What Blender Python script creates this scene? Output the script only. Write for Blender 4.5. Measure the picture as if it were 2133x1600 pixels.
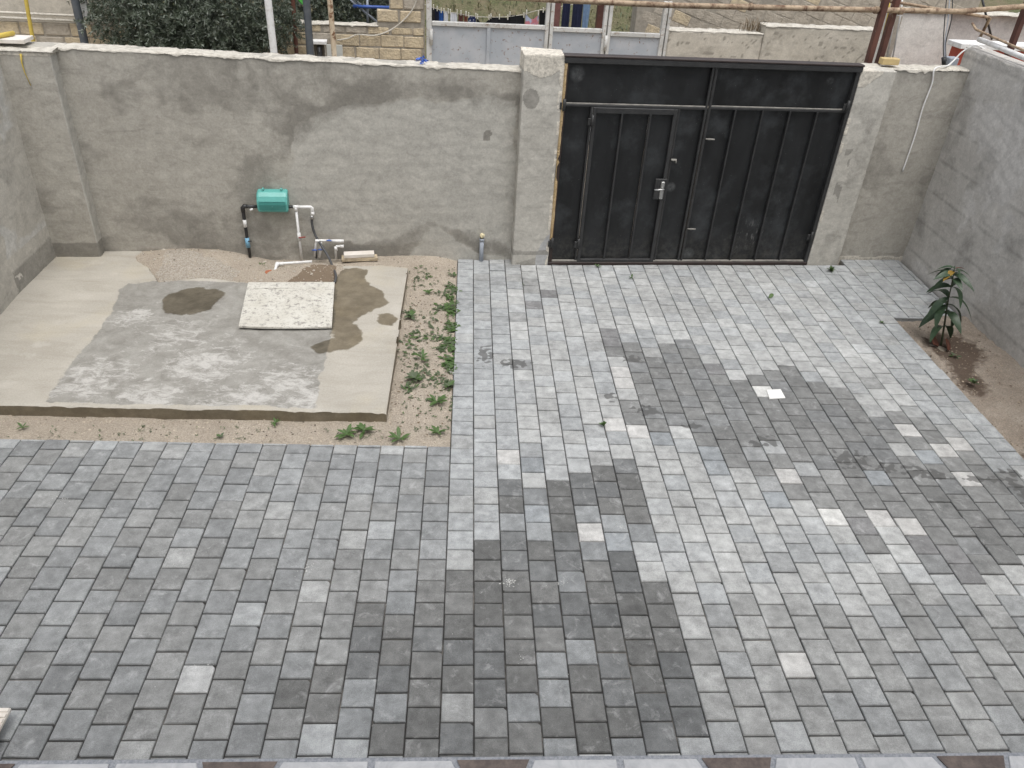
import bpy, bmesh, math, random
import numpy as np
from mathutils import Vector, Matrix

random.seed(7)
rng = np.random.default_rng(11)
scene = bpy.context.scene
C = scene.collection
for o in list(bpy.data.objects):
    bpy.data.objects.remove(o)

# ------------------------------------------------------------------ camera
CAM = np.array([0.0798, -1.4905, 4.2475])
PITCH, ROLL, YAW, FPX = 0.58253, 0.06507, 0.07722, 1638.8      # FPX: focal length in pixels of a 2133 px wide frame
_f = np.array([math.sin(YAW)*math.cos(PITCH), math.cos(YAW)*math.cos(PITCH), -math.sin(PITCH)])
_r0 = np.array([math.cos(YAW), -math.sin(YAW), 0.0]); _u0 = np.cross(_r0, _f)
_r = math.cos(ROLL)*_r0 + math.sin(ROLL)*_u0
_u = -math.sin(ROLL)*_r0 + math.cos(ROLL)*_u0
cam_data = bpy.data.cameras.new('camera')
cam = bpy.data.objects.new('camera', cam_data); C.objects.link(cam)
M = Matrix(((_r[0], _u[0], -_f[0], CAM[0]), (_r[1], _u[1], -_f[1], CAM[1]), (_r[2], _u[2], -_f[2], CAM[2]), (0, 0, 0, 1)))
cam.matrix_world = M
cam_data.sensor_width = 36.0
cam_data.lens = FPX/2133*36
cam_data.clip_end = 500
scene.camera = cam
scene.cycles.max_bounces = 6; scene.cycles.diffuse_bounces = 3; scene.cycles.glossy_bounces = 2; scene.cycles.transmission_bounces = 2

# ------------------------------------------------------------------ sky, sun, exposure (bright overcast)
SUN_EL, SUN_AZ = math.radians(72), math.radians(165)
world = bpy.data.worlds.new('World'); scene.world = world; world.use_nodes = True
wn = world.node_tree; wn.nodes.clear()
sky = wn.nodes.new('ShaderNodeTexSky'); sky.sky_type = 'NISHITA'; sky.sun_disc = False
sky.sun_elevation = SUN_EL; sky.sun_rotation = SUN_AZ; sky.dust_density = 4.0; sky.air_density = 1.0; sky.ozone_density = 1.0
hsv = wn.nodes.new('ShaderNodeHueSaturation'); hsv.inputs['Saturation'].default_value = 0.26
bg = wn.nodes.new('ShaderNodeBackground'); bg.inputs['Strength'].default_value = 0.13
wo = wn.nodes.new('ShaderNodeOutputWorld')
wn.links.new(sky.outputs[0], hsv.inputs['Color']); wn.links.new(hsv.outputs[0], bg.inputs['Color']); wn.links.new(bg.outputs[0], wo.inputs['Surface'])
sd = bpy.data.lights.new('sun', 'SUN'); sd.energy = 0.8; sd.angle = math.radians(35); sd.color = (1.0, 0.98, 0.955)
sun = bpy.data.objects.new('sun', sd); C.objects.link(sun)
_sv = Vector((math.sin(SUN_AZ)*math.cos(SUN_EL), math.cos(SUN_AZ)*math.cos(SUN_EL), math.sin(SUN_EL)))
sun.rotation_euler = _sv.to_track_quat('Z', 'Y').to_euler()
scene.view_settings.view_transform = 'Standard'; scene.view_settings.look = 'None'
scene.view_settings.exposure = 0.70; scene.view_settings.gamma = 1.0; scene.view_settings.use_curve_mapping = False

# ------------------------------------------------------------------ measuring helpers (metres; X right, Y away, Z up)
OX, OY, WA = 0.286, 7.83, math.atan(0.076)                        # wall frame: origin on the wall foot, wall runs 4.3 deg off the paving grid
EX = np.array([math.cos(WA), math.sin(WA)]); EY = np.array([-math.sin(WA), math.cos(WA)])
def W(s, t, z):
    return Vector((OX + EX[0]*s + EY[0]*t, OY + EX[1]*s + EY[1]*t, z))
def st(x, y):
    return ((x-OX)*EX[0] + (y-OY)*EX[1], (x-OX)*EY[0] + (y-OY)*EY[1])
def _ray(px, py):
    return _f*FPX + _r*(px-1066.5) - _u*(py-800)
def G(px, py, z=0.0):                                            # survey of the photograph: point on the level z
    d = _ray(px, py); k = (z-CAM[2])/d[2]; p = CAM + k*d; return (p[0], p[1])
def Q(px, py, t=0.0):                                            # survey of the photograph: point on the plane t in front of / behind the wall
    d = _ray(px, py); n = np.array([EY[0], EY[1], 0]); k = (t + OX*EY[0] + OY*EY[1] - CAM@n)/(d@n); p = CAM + k*d
    return ((p[0]-OX)*EX[0] + (p[1]-OY)*EX[1], p[2])
def WQ(px, py, t): s, z = Q(px, py, t); return W(s, t, z)
def depth_px(x, y, z):
    d = np.array([x, y, z]) - CAM; w = d@_f
    return w, 1066.5 + FPX*(d@_r)/w, 800 - FPX*(d@_u)/w

# ------------------------------------------------------------------ numpy noise
def _hash(ix, iy, seed):
    h = (ix.astype(np.int64)*374761393 + iy.astype(np.int64)*668265263 + seed*1442695041) & 0x7fffffff
    h = ((h ^ (h >> 13))*1274126177) & 0x7fffffff
    return ((h ^ (h >> 16)) & 0xffff)/65535.0
def vnoise(x, y, seed=0):
    x = np.asarray(x, float); y = np.asarray(y, float)
    ix = np.floor(x); iy = np.floor(y); fx = x-ix; fy = y-iy
    fx = fx*fx*(3-2*fx); fy = fy*fy*(3-2*fy)
    a = _hash(ix, iy, seed); b = _hash(ix+1, iy, seed); c = _hash(ix, iy+1, seed); d = _hash(ix+1, iy+1, seed)
    return a+(b-a)*fx+(c-a)*fy+(a-b-c+d)*fx*fy
def fbm(x, y, seed=0, octv=4):
    x = np.asarray(x, float); y = np.asarray(y, float)
    r = np.zeros(np.broadcast(x, y).shape); amp = 0.5; tot = 0
    for k in range(octv):
        r = r + amp*vnoise(x*2**k, y*2**k, seed+k*17); tot += amp; amp *= 0.5
    return r/tot                                                 # 0..1
def inpoly(x, y, poly):
    x = np.asarray(x, float); y = np.asarray(y, float); r = np.zeros(np.broadcast(x, y).shape, bool); n = len(poly)
    for i in range(n):
        x1, y1 = poly[i]; x2, y2 = poly[(i+1) % n]
        if y1 == y2: continue
        c = ((y1 > y) != (y2 > y)) & (x < (x2-x1)*(y-y1)/(y2-y1)+x1); r ^= c
    return r

def softpoly(x, y, poly, w):
    r = 0.0
    for i in range(9):
        a = 2*math.pi*i/8; d = 0 if i == 8 else w
        r = r + inpoly(x+d*math.cos(a), y+d*math.sin(a), poly)*1.0 + inpoly(x+0.5*d*math.cos(a+.4), y+0.5*d*math.sin(a+.4), poly)*1.0
    return r/18.0

# ------------------------------------------------------------------ object helpers
def tag(o, label=None, cat=None, group=None, kind=None):
    if label: o['label'] = label
    if cat: o['category'] = cat
    if group: o['group'] = group
    if kind: o['kind'] = kind
    return o
def mesh_obj(name, verts, faces, m=None, parent=None, smooth=False):
    me = bpy.data.meshes.new(name)
    me.from_pydata([tuple(v) for v in verts], [], faces); me.update()
    if smooth: me.polygons.foreach_set('use_smooth', [True]*len(me.polygons))
    if m: me.materials.append(m)
    o = bpy.data.objects.new(name, me); C.objects.link(o)
    if parent is not None: o.parent = parent
    return o
def bm_obj(name, bm, m=None, parent=None, smooth=False):
    me = bpy.data.meshes.new(name); bm.normal_update(); bm.to_mesh(me); bm.free()
    if smooth: me.polygons.foreach_set('use_smooth', [True]*len(me.polygons))
    if m: me.materials.append(m)
    o = bpy.data.objects.new(name, me); C.objects.link(o)
    if parent is not None: o.parent = parent
    return o
def empty(name, loc=(0, 0, 0)):
    o = bpy.data.objects.new(name, None); C.objects.link(o); o.location = loc; o.empty_display_size = 0.1; return o
def keep(o, parent):                                             # parent while the child's mesh is in world coordinates
    o.parent = parent; o.matrix_parent_inverse = Matrix.Translation(parent.location).inverted(); return o
def add_box(bm, corners, bev=0.0):                               # corners: 8 points, bottom ring then top ring
    vs = [bm.verts.new(c) for c in corners]
    fs = [bm.faces.new([vs[i] for i in f]) for f in ((3, 2, 1, 0), (4, 5, 6, 7), (0, 1, 5, 4), (1, 2, 6, 5), (2, 3, 7, 6), (3, 0, 4, 7))]
    if bev > 0:
        es = list({e for f in fs for e in f.edges})
        bmesh.ops.bevel(bm, geom=es, offset=bev, segments=1, affect='EDGES', profile=0.5)
def wcorners(s0, s1, t0, t1, z0, z1):
    return [W(s0, t0, z0), W(s1, t0, z0), W(s1, t1, z0), W(s0, t1, z0), W(s0, t0, z1), W(s1, t0, z1), W(s1, t1, z1), W(s0, t1, z1)]
def xcorners(x0, x1, y0, y1, z0, z1):
    return [Vector(c) for c in ((x0, y0, z0), (x1, y0, z0), (x1, y1, z0), (x0, y1, z0), (x0, y0, z1), (x1, y0, z1), (x1, y1, z1), (x0, y1, z1))]
def wbox(name, s0, s1, t0, t1, z0, z1, m, parent=None, bev=0.004):
    bm = bmesh.new(); add_box(bm, wcorners(s0, s1, t0, t1, z0, z1), bev); o = bm_obj(name, bm, m)
    if parent is not None: keep(o, parent)
    return o
def xbox(name, x0, x1, y0, y1, z0, z1, m, parent=None, bev=0.004):
    bm = bmesh.new(); add_box(bm, xcorners(x0, x1, y0, y1, z0, z1), bev); o = bm_obj(name, bm, m)
    if parent is not None: keep(o, parent)
    return o
def add_tube(bm, pts, r, n=10, cap=True):
    pts = [Vector(p) for p in pts]; rs = r if isinstance(r, (list, tuple)) else [r]*len(pts)
    rings = []; up = None
    for i, p in enumerate(pts):
        d = (pts[min(i+1, len(pts)-1)] - pts[max(i-1, 0)]).normalized()
        if up is None:
            up = Vector((0, 0, 1)) if abs(d.z) < 0.9 else Vector((0, 1, 0))
        a = d.cross(up)
        if a.length < 1e-4: a = d.cross(Vector((1, 0, 0)))
        a.normalize(); b = a.cross(d).normalized(); up = b
        # widen at bends so the pipe keeps its gauge
        k = 1.0
        if 0 < i < len(pts)-1:
            c = (pts[i]-pts[i-1]).normalized().dot((pts[i+1]-pts[i]).normalized()); k = 1/max(0.55, math.sqrt(max(0, (1+c)/2)))
        rings.append([bm.verts.new(p + (a*math.cos(2*math.pi*j/n) + b*math.sin(2*math.pi*j/n))*rs[i]*(k if n > 4 else 1)) for j in range(n)])
    for A, B in zip(rings[:-1], rings[1:]):
        for j in range(n): bm.faces.new((A[j], A[(j+1) % n], B[(j+1) % n], B[j]))
    if cap:
        bm.faces.new(rings[0][::-1]); bm.faces.new(rings[-1])
def tube(name, pts, r, m, parent=None, n=10):
    bm = bmesh.new(); add_tube(bm, pts, r, n); bmesh.ops.recalc_face_normals(bm, faces=bm.faces); o = bm_obj(name, bm, m, smooth=True)
    if parent is not None: keep(o, parent)
    return o
def spline(pts, k=6):
    P = [Vector(p) for p in pts]; out = []
    for i in range(len(P)-1):
        p0 = P[max(i-1, 0)]; p1 = P[i]; p2 = P[i+1]; p3 = P[min(i+2, len(P)-1)]
        for j in range(k):
            t = j/k
            out.append(0.5*((2*p1) + (p2-p0)*t + (2*p0-5*p1+4*p2-p3)*t*t + (3*p1-p0-3*p2+p3)*t**3))
    out.append(P[-1]); return out
def copy_tree(o, parent=None):
    c = o.copy(); C.objects.link(c)
    if parent is not None: c.parent = parent
    for ch in list(o.children): copy_tree(ch, c)
    return c

# ------------------------------------------------------------------ materials
class NT:
    def __init__(s, name):
        s.m = bpy.data.materials.new(name); s.m.use_nodes = True; s.t = s.m.node_tree; s.t.nodes.clear()
        s.out = s.n('ShaderNodeOutputMaterial'); s.b = s.n('ShaderNodeBsdfPrincipled'); s.l(s.b.outputs[0], s.out.inputs[0])
        s.geo = s.n('ShaderNodeNewGeometry'); s.pos = s.geo.outputs['Position']
    def n(s, t): return s.t.nodes.new(t)
    def l(s, a, b): s.t.links.new(a, b)
    def put(s, sock, v):
        if isinstance(v, (int, float)): sock.default_value = v
        elif isinstance(v, (tuple, list)): sock.default_value = tuple(v) + ((1,) if len(v) == 3 and len(sock.default_value) == 4 else ())
        else: s.l(v, sock)
    def noise(s, scale, detail=4, rough=0.55, dist=0.0, vec=None):
        k = s.n('ShaderNodeTexNoise'); s.put(k.inputs['Vector'], vec if vec is not None else s.pos)
        k.inputs['Scale'].default_value = scale; k.inputs['Detail'].default_value = detail; k.inputs['Roughness'].default_value = rough; k.inputs['Distortion'].default_value = dist
        return k.outputs['Fac']
    def vor(s, scale, vec=None, feat='F1', out='Distance'):
        k = s.n('ShaderNodeTexVoronoi'); k.feature = feat; s.put(k.inputs['Vector'], vec if vec is not None else s.pos); k.inputs['Scale'].default_value = scale
        return k.outputs[out]
    def ramp(s, fac, a, b, va=0.0, vb=1.0):
        k = s.n('ShaderNodeMapRange'); s.put(k.inputs[0], fac); k.inputs[1].default_value = a; k.inputs[2].default_value = b; k.inputs[3].default_value = va; k.inputs[4].default_value = vb; k.clamp = True
        return k.outputs[0]
    def mix(s, fac, a, b, mode='MIX'):
        k = s.n('ShaderNodeMix'); k.data_type = 'RGBA'; k.blend_type = mode
        s.put(k.inputs[0], fac); s.put(k.inputs[6], a); s.put(k.inputs[7], b); return k.outputs[2]
    def math(s, op, a, b=0.0, c=None):
        k = s.n('ShaderNodeMath'); k.operation = op; s.put(k.inputs[0], a); s.put(k.inputs[1], b)
        if c is not None: s.put(k.inputs[2], c)
        return k.outputs[0]
    def attr(s, name):
        k = s.n('ShaderNodeAttribute'); k.attribute_name = name; return k
    def sep(s, col):
        k = s.n('ShaderNodeSeparateColor'); s.put(k.inputs[0], col); return k.outputs
    def mapping(s, scale=(1, 1, 1), rot=(0, 0, 0), loc=(0, 0, 0)):
        k = s.n('ShaderNodeMapping'); s.put(k.inputs[0], s.pos); k.inputs['Scale'].default_value = scale; k.inputs['Rotation'].default_value = rot; k.inputs['Location'].default_value = loc
        return k.outputs[0]
    def bump(s, h, strength=0.4, dist=0.01, nrm=None):
        k = s.n('ShaderNodeBump'); s.put(k.inputs['Height'], h); k.inputs['Strength'].default_value = strength; k.inputs['Distance'].default_value = dist
        if nrm is not None: s.l(nrm, k.inputs['Normal'])
        return k.outputs[0]
    def done(s, col, rough=0.85, nrm=None, metal=0.0, spec=None):
        s.put(s.b.inputs['Base Color'], col); s.put(s.b.inputs['Roughness'], rough); s.put(s.b.inputs['Metallic'], metal)
        if nrm is not None: s.l(nrm, s.b.inputs['Normal'])
        if spec is not None: s.b.inputs['Specular IOR Level'].default_value = spec
        return s.m
def simple(name, c1, c2=None, scale=8, rough=0.8, bstr=0.2, bscale=60, metal=0.0, lo=0.35, hi=0.65, bdist=0.005):
    k = NT(name); c2 = c2 or tuple(c*0.75 for c in c1)
    f = k.ramp(k.noise(scale, 5, 0.6), lo, hi)
    return k.done(k.mix(f, c1, c2), rough, k.bump(k.noise(bscale, 3), bstr, bdist), metal)
def simple_local(name, c1, c2, scale=8, rough=0.8, lo=0.35, hi=0.65):
    k = NT(name); tc = k.n('ShaderNodeTexCoord'); oi = k.n('ShaderNodeObjectInfo')
    f = k.ramp(k.noise(scale, 3), lo, hi); col = k.mix(f, c1, c2)
    hs = k.n('ShaderNodeHueSaturation'); k.l(col, hs.inputs['Color']); k.l(k.ramp(oi.outputs['Random'], 0, 1, 0.7, 1.3), hs.inputs['Value'])
    m = k.done(hs.outputs[0], rough)
    return m
def leafmat(name, c1, c2, trans=0.25, rough=0.5, scale=30):
    k = NT(name); f = k.ramp(k.noise(scale, 2), 0.3, 0.7); at = k.attr('tint'); col = k.mix(f, c1, c2)
    hs = k.n('ShaderNodeHueSaturation'); k.l(col, hs.inputs['Color']); k.l(k.ramp(at.outputs['Fac'], 0, 1, 1.0, 1.0), hs.inputs['Saturation'])
    k.done(hs.outputs[0], rough)
    k.b.inputs['Transmission Weight'].default_value = 0
    tr = k.n('ShaderNodeBsdfTranslucent'); k.l(hs.outputs[0], tr.inputs[0]); ms = k.n('ShaderNodeMixShader'); ms.inputs[0].default_value = trans
    k.l(k.b.outputs[0], ms.inputs[1]); k.l(tr.outputs[0], ms.inputs[2]); k.l(ms.outputs[0], k.out.inputs[0])
    return k.m

# splash marks of spilled water on the paving: real places (x, y, radius x, radius y)
SPL = [(1010, 738, 14, 16), (1072, 757, 26, 8), (1318, 748, 20, 7), (1272, 828, 15, 7), (1352, 856, 20, 10), (1445, 888, 18, 6), (1598, 918, 22, 10), (1570, 925, 10, 6),
       (1772, 958, 34, 16), (1850, 975, 22, 9), (1905, 983, 26, 11), (1950, 990, 20, 9), (2035, 998, 22, 8), (2105, 985, 16, 9), (2120, 1015, 14, 22), (2075, 1000, 14, 8), (1447, 1222, 9, 6), (1320, 850, 8, 4)]
def splash(k):
    tot = None
    nz = k.noise(19, 0, 0.4)
    wob = k.math('MULTIPLY', k.math('SUBTRACT', nz, 0.5), 4.2)
    sx = k.n('ShaderNodeSeparateXYZ'); k.l(k.pos, sx.inputs[0])
    for px, py, rx, ry in SPL:
        x, y = G(px, py); x2, _ = G(px+rx, py); _, y2 = G(px, py-ry)
        dx = k.math('DIVIDE', k.math('SUBTRACT', sx.outputs[0], x), max(abs(x2-x), 0.01)*1.1); dy = k.math('DIVIDE', k.math('SUBTRACT', sx.outputs[1], y), max(abs(y2-y), 0.01)*1.1)
        d = k.math('ADD', k.math('MULTIPLY', dx, dx), k.math('MULTIPLY', dy, dy))
        tot = d if tot is None else k.math('MINIMUM', tot, d)
    v = k.math('ADD', tot, wob)
    return k.ramp(v, 0.80, 0.70)
def paver_mat(name, stuff, splashed=False):
    k = NT(name)
    if stuff:
        base = k.attr('tone').outputs['Color']
    else:
        base = k.n('ShaderNodeObjectInfo').outputs['Color']
    blot = k.ramp(k.noise(11, 4, 0.65), 0.3, 0.7, 0.74, 1.22)
    grain = k.ramp(k.noise(200, 1, 0.6), 0.3, 0.7, 0.80, 1.18)
    dirt = k.ramp(k.noise(1.7, 5, 0.7), 0.3, 0.7, 0.80, 1.14)
    col = k.mix(1.0, base, k.math('MULTIPLY', k.math('MULTIPLY', blot, dirt), grain), 'MULTIPLY')
    # cement bloom: pale, cloudy smears
    f1 = k.ramp(k.noise(8.5, 5, 0.72, 0.6), 0.56, 0.74, 0, 0.62)
    col = k.mix(f1, col, k.mix(0.62, col, (0.55, 0.555, 0.55)))
    spk = k.ramp(k.vor(75), 0.10, 0.05, 0, 1); spk = k.math('MULTIPLY', spk, k.ramp(k.noise(14, 3), 0.55, 0.68))
    col = k.mix(k.math('MULTIPLY', spk, 0.7), col, (0.62, 0.62, 0.6))
    pit = k.ramp(k.vor(120), 0.10, 0.04, 0, 1); pit = k.math('MULTIPLY', pit, k.ramp(k.noise(23, 3), 0.52, 0.62))
    col = k.mix(k.math('MULTIPLY', pit, 0.5), col, (0.09, 0.085, 0.08))
    rough = 0.86
    if splashed:
        wet = splash(k); rough = k.ramp(wet, 0, 1, 0.86, 0.55)
        col = k.mix(k.math('MULTIPLY', wet, 0.72), col, (0.075, 0.074, 0.071))
    if stuff: return k.done(col, rough, None, spec=0.35)          # too far off for relief to show
    return k.done(col, rough, k.bump(k.noise(150, 2, 0.7), 0.4, 0.002), spec=0.35)
M_PAVER = paver_mat('paver_concrete', False); M_PAVER_S = paver_mat('paver_concrete_field', True); M_PAVER_W = paver_mat('splashed_paver_concrete_field', True, True)

def plaster_mat(name, A, B, patch, cream, warm=0.5, block=False):
    k = NT(name); at = k.sep(k.attr('mask').outputs['Color'])
    big = k.noise(1.1, 3, 0.6, 0.4); mid = k.noise(4.5, 5, 0.65, 0.6); fine = k.noise(45, 3, 0.65); grit = k.noise(220, 1, 0.6)
    f = k.ramp(k.math('ADD', k.math('MULTIPLY', big, 0.55), k.math('MULTIPLY', mid, 0.45)), 0.36, 0.64)
    col = k.mix(f, A, B)
    # horizontal trowel streaks
    st1 = k.noise(3.2, 5, 0.65, 0.8, k.mapping((0.8, 0.8, 2.6)))
    col = k.mix(k.ramp(st1, 0.52, 0.74, 0, 0.55), col, tuple(c*0.66 for c in B))
    if block:
        br = k.n('ShaderNodeTexBrick'); mp = k.mapping((1, 1, 1), (math.radians(90), 0, math.radians(90)))
        k.l(mp, br.inputs['Vector']); br.inputs['Scale'].default_value = 1.0; br.inputs['Brick Width'].default_value = 0.4; br.inputs['Row Height'].default_value = 0.2; br.inputs['Mortar Size'].default_value = 0.035; br.inputs['Mortar Smooth'].default_value = 1.0
        col = k.mix(k.math('MULTIPLY', br.outputs['Fac'], k.ramp(mid, 0.35, 0.6, 0.15, 0.65)), col, tuple(c*0.62 for c in B))
    sw = k.noise(2.8, 6, 0.66, 1.5)
    pc = k.mix(k.ramp(sw, 0.40, 0.64), patch, tuple(c*0.84 for c in patch))
    wv_ = k.n('ShaderNodeTexWave'); wv_.wave_type = 'RINGS'; k.l(k.mapping((1, 1, 1), (0, 0, 0), (1.1, -7.7, -0.55)), wv_.inputs['Vector']); wv_.inputs['Scale'].default_value = 2.2; wv_.inputs['Distortion'].default_value = 7.0; wv_.inputs['Detail'].default_value = 3.0; wv_.inputs['Detail Scale'].default_value = 1.3
    pc = k.mix(k.ramp(wv_.outputs['Fac'], 0.55, 0.95, 0, 0.35), pc, tuple(c*0.74 for c in patch))
    pm = k.ramp(k.math('ADD', at[0], k.math('MULTIPLY', k.math('SUBTRACT', mid, 0.5), 0.9)), 0.38, 0.62)
    col = k.mix(pm, col, pc)
    dm = k.ramp(k.math('ADD', at[1], k.math('MULTIPLY', k.math('SUBTRACT', mid, 0.5), 0.8)), 0.3, 0.75)
    col = k.mix(k.math('MULTIPLY', dm, 0.85), col, tuple(c*0.60 for c in B))
    cm = k.ramp(k.math('ADD', at[2], k.math('MULTIPLY', k.math('SUBTRACT', k.noise(18, 4, 0.65), 0.5), 0.9)), 0.42, 0.58)
    col = k.mix(cm, col, k.mix(k.ramp(k.noise(24, 5, 0.7), 0.42, 0.7), cream, tuple(c*0.55 for c in cream)))
    g = k.math('MULTIPLY', k.ramp(fine, 0.3, 0.7, 0.90, 1.08), k.ramp(grit, 0.3, 0.7, 0.90, 1.08))
    g = k.math('MULTIPLY', g, k.ramp(k.noise(13, 4, 0.7, 0.6), 0.3, 0.7, 0.88, 1.10))
    col = k.mix(1.0, col, g, 'MULTIPLY')
    pits = k.math('MULTIPLY', k.ramp(k.vor(28), 0.11, 0.05), k.ramp(k.noise(5, 3), 0.58, 0.66))
    col = k.mix(k.math('MULTIPLY', pits, 0.5), col, (0.08, 0.075, 0.065))
    h = k.math('ADD', k.math('MULTIPLY', k.noise(30, 4, 0.7), 1.0), k.math('MULTIPLY', k.noise(6, 1, 0.5, 1.0), 0.9))
    h = k.math('ADD', h, k.math('MULTIPLY', k.math('MULTIPLY', at[2], k.noise(24, 3, 0.7)), 2.5))
    return k.done(col, 0.92, k.bump(h, 0.5, 0.006), spec=0.2)
M_WALL = plaster_mat('cement_plaster', (0.445, 0.424, 0.376), (0.36, 0.339, 0.297), (0.475, 0.458, 0.413), (0.62, 0.58, 0.505))
M_PILLAR = plaster_mat('pillar_plaster', (0.515, 0.495, 0.445), (0.44, 0.42, 0.375), (0.43, 0.43, 0.427), (0.68, 0.635, 0.55))
M_SIDE = plaster_mat('side_wall_plaster', (0.54, 0.515, 0.46), (0.44, 0.42, 0.375), (0.57, 0.56, 0.525), (0.66, 0.63, 0.57))
M_RIGHT = plaster_mat('grey_block_render', (0.57, 0.548, 0.512), (0.46, 0.44, 0.408), (0.62, 0.60, 0.57), (0.64, 0.61, 0.56), block=True)
M_FARPL = plaster_mat('alley_plaster', (0.55, 0.51, 0.44), (0.46, 0.425, 0.36), (0.56, 0.53, 0.47), (0.68, 0.64, 0.56))
M_FARWH = plaster_mat('pale_alley_plaster', (0.74, 0.72, 0.67), (0.62, 0.60, 0.55), (0.76, 0.74, 0.69), (0.78, 0.75, 0.68))
M_COPE = simple('cream_mortar', (0.55, 0.52, 0.455), (0.37, 0.342, 0.292), 13, 0.95, 1.0, 35, lo=0.45, hi=0.72, bdist=0.012)

def slab_mat():
    k = NT('slab_concrete'); at = k.sep(k.attr('mask').outputs['Color'])
    big = k.noise(1.3, 5, 0.6); mid = k.noise(6, 6, 0.65, 0.5); streak = k.noise(2.2, 6, 0.62, 0.6, k.mapping((0.6, 2.2, 1), (0, 0, 0.5)))
    base = k.mix(k.ramp(big, 0.35, 0.65), (0.455, 0.427, 0.372), (0.385, 0.36, 0.312))
    base = k.mix(k.ramp(streak, 0.46, 0.70, 0, 0.75), base, (0.335, 0.31, 0.262))
    base = k.mix(k.ramp(k.noise(0.9, 4, 0.6), 0.52, 0.68, 0, 0.55), base, (0.455, 0.405, 0.30))
    base = k.mix(k.ramp(k.noise(3.1, 4, 0.6), 0.58, 0.75, 0, 0.7), base, (0.50, 0.475, 0.425))
    gr = k.mix(k.ramp(mid, 0.35, 0.65), (0.325, 0.315, 0.287), (0.225, 0.215, 0.192))
    wh = k.ramp(k.math('ADD', k.math('MULTIPLY', k.noise(7.5, 8, 0.80, 0.5, k.mapping((0.8, 1.3, 1), (0, 0, 0.35))), 0.9), k.math('MULTIPLY', at[2], 0.17)), 0.54, 0.66)
    gr = k.mix(k.math('MULTIPLY', wh, 0.7), gr, (0.56, 0.545, 0.515))
    pm = k.ramp(k.math('ADD', at[0], k.math('MULTIPLY', k.math('SUBTRACT', k.noise(14, 6, 0.7), 0.5), 1.1)), 0.38, 0.62)
    col = k.mix(pm, base, gr)
    grain = k.math('MULTIPLY', k.ramp(k.noise(60, 4, 0.65), 0.3, 0.7, 0.9, 1.08), k.ramp(k.noise(240, 2), 0.3, 0.7, 0.93, 1.06))
    col = k.mix(1.0, col, grain, 'MULTIPLY')
    sp = k.math('MULTIPLY', k.ramp(k.vor(30), 0.10, 0.05), k.ramp(k.noise(5, 3), 0.55, 0.65))
    col = k.mix(k.math('MULTIPLY', sp, 0.6), col, (0.15, 0.13, 0.11))
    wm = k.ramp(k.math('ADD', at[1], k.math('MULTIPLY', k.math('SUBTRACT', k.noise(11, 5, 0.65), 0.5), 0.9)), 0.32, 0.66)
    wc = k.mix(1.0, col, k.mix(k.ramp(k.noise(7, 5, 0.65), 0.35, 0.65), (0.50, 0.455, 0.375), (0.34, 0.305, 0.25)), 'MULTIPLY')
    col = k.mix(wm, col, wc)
    h = k.math('ADD', k.math('MULTIPLY', k.noise(30, 5, 0.65), k.ramp(pm, 0, 1, 0.5, 1.2)), k.math('MULTIPLY', streak, 0.8))
    return k.done(col, k.ramp(wm, 0, 1, 0.9, 0.42), k.bump(h, 0.4, 0.006), spec=0.3)
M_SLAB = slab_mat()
def sand_mat(name, c1, c2, wetc, grit=True):
    k = NT(name); at = k.sep(k.attr('mask').outputs['Color'])
    col = k.mix(k.ramp(k.noise(2.5, 6, 0.65), 0.35, 0.65), c1, c2)
    col = k.mix(1.0, col, k.ramp(k.noise(70, 4, 0.75), 0.25, 0.75, 0.6, 1.32), 'MULTIPLY')
    if grit:
        a = k.math('MULTIPLY', k.ramp(k.vor(70), 0.20, 0.10), k.ramp(k.noise(60, 2), 0.5, 0.56)); col = k.mix(a, col, (0.70, 0.65, 0.56))
        b = k.math('MULTIPLY', k.ramp(k.vor(48), 0.16, 0.09), k.ramp(k.noise(9, 3), 0.50, 0.60)); col = k.mix(k.math('MULTIPLY', b, 0.8), col, (0.13, 0.10, 0.075))
    rb = k.ramp(k.math('ADD', at[2], k.math('MULTIPLY', k.math('SUBTRACT', k.noise(8, 5, 0.7), 0.5), 0.8)), 0.4, 0.6)
    col = k.mix(k.math('MULTIPLY', rb, 0.8), col, k.mix(k.ramp(k.noise(55, 4, 0.7), 0.4, 0.6), (0.30, 0.265, 0.22), (0.50, 0.46, 0.40)))
    wm = k.ramp(k.math('ADD', at[1], k.math('MULTIPLY', k.math('SUBTRACT', k.noise(14, 4, 0.6), 0.5), 0.6)), 0.4, 0.6)
    col = k.mix(k.math('MULTIPLY', wm, 0.85), col, wetc)
    h = k.math('ADD', k.noise(90, 4, 0.75), k.math('MULTIPLY', k.noise(22, 4, 0.65), 1.4))
    return k.done(col, 0.95, k.bump(h, 1.0, 0.014), spec=0.15)
M_SAND = sand_mat('bed_sand', (0.47, 0.41, 0.335), (0.40, 0.345, 0.28), (0.19, 0.14, 0.095))
M_SOIL = sand_mat('planting_soil', (0.40, 0.345, 0.285), (0.31, 0.26, 0.21), (0.085, 0.058, 0.042))
k = NT('joint_sand'); M_BEDDING = k.done(k.mix(k.ramp(k.noise(2.6, 5, 0.7), 0.50, 0.68), (0.035, 0.033, 0.031), (0.20, 0.185, 0.165)), 0.95)
M_DIRT = simple('alley_dirt', (0.40, 0.35, 0.28), (0.30, 0.26, 0.20), 1.5, 0.95, 0.5, 20)

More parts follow.
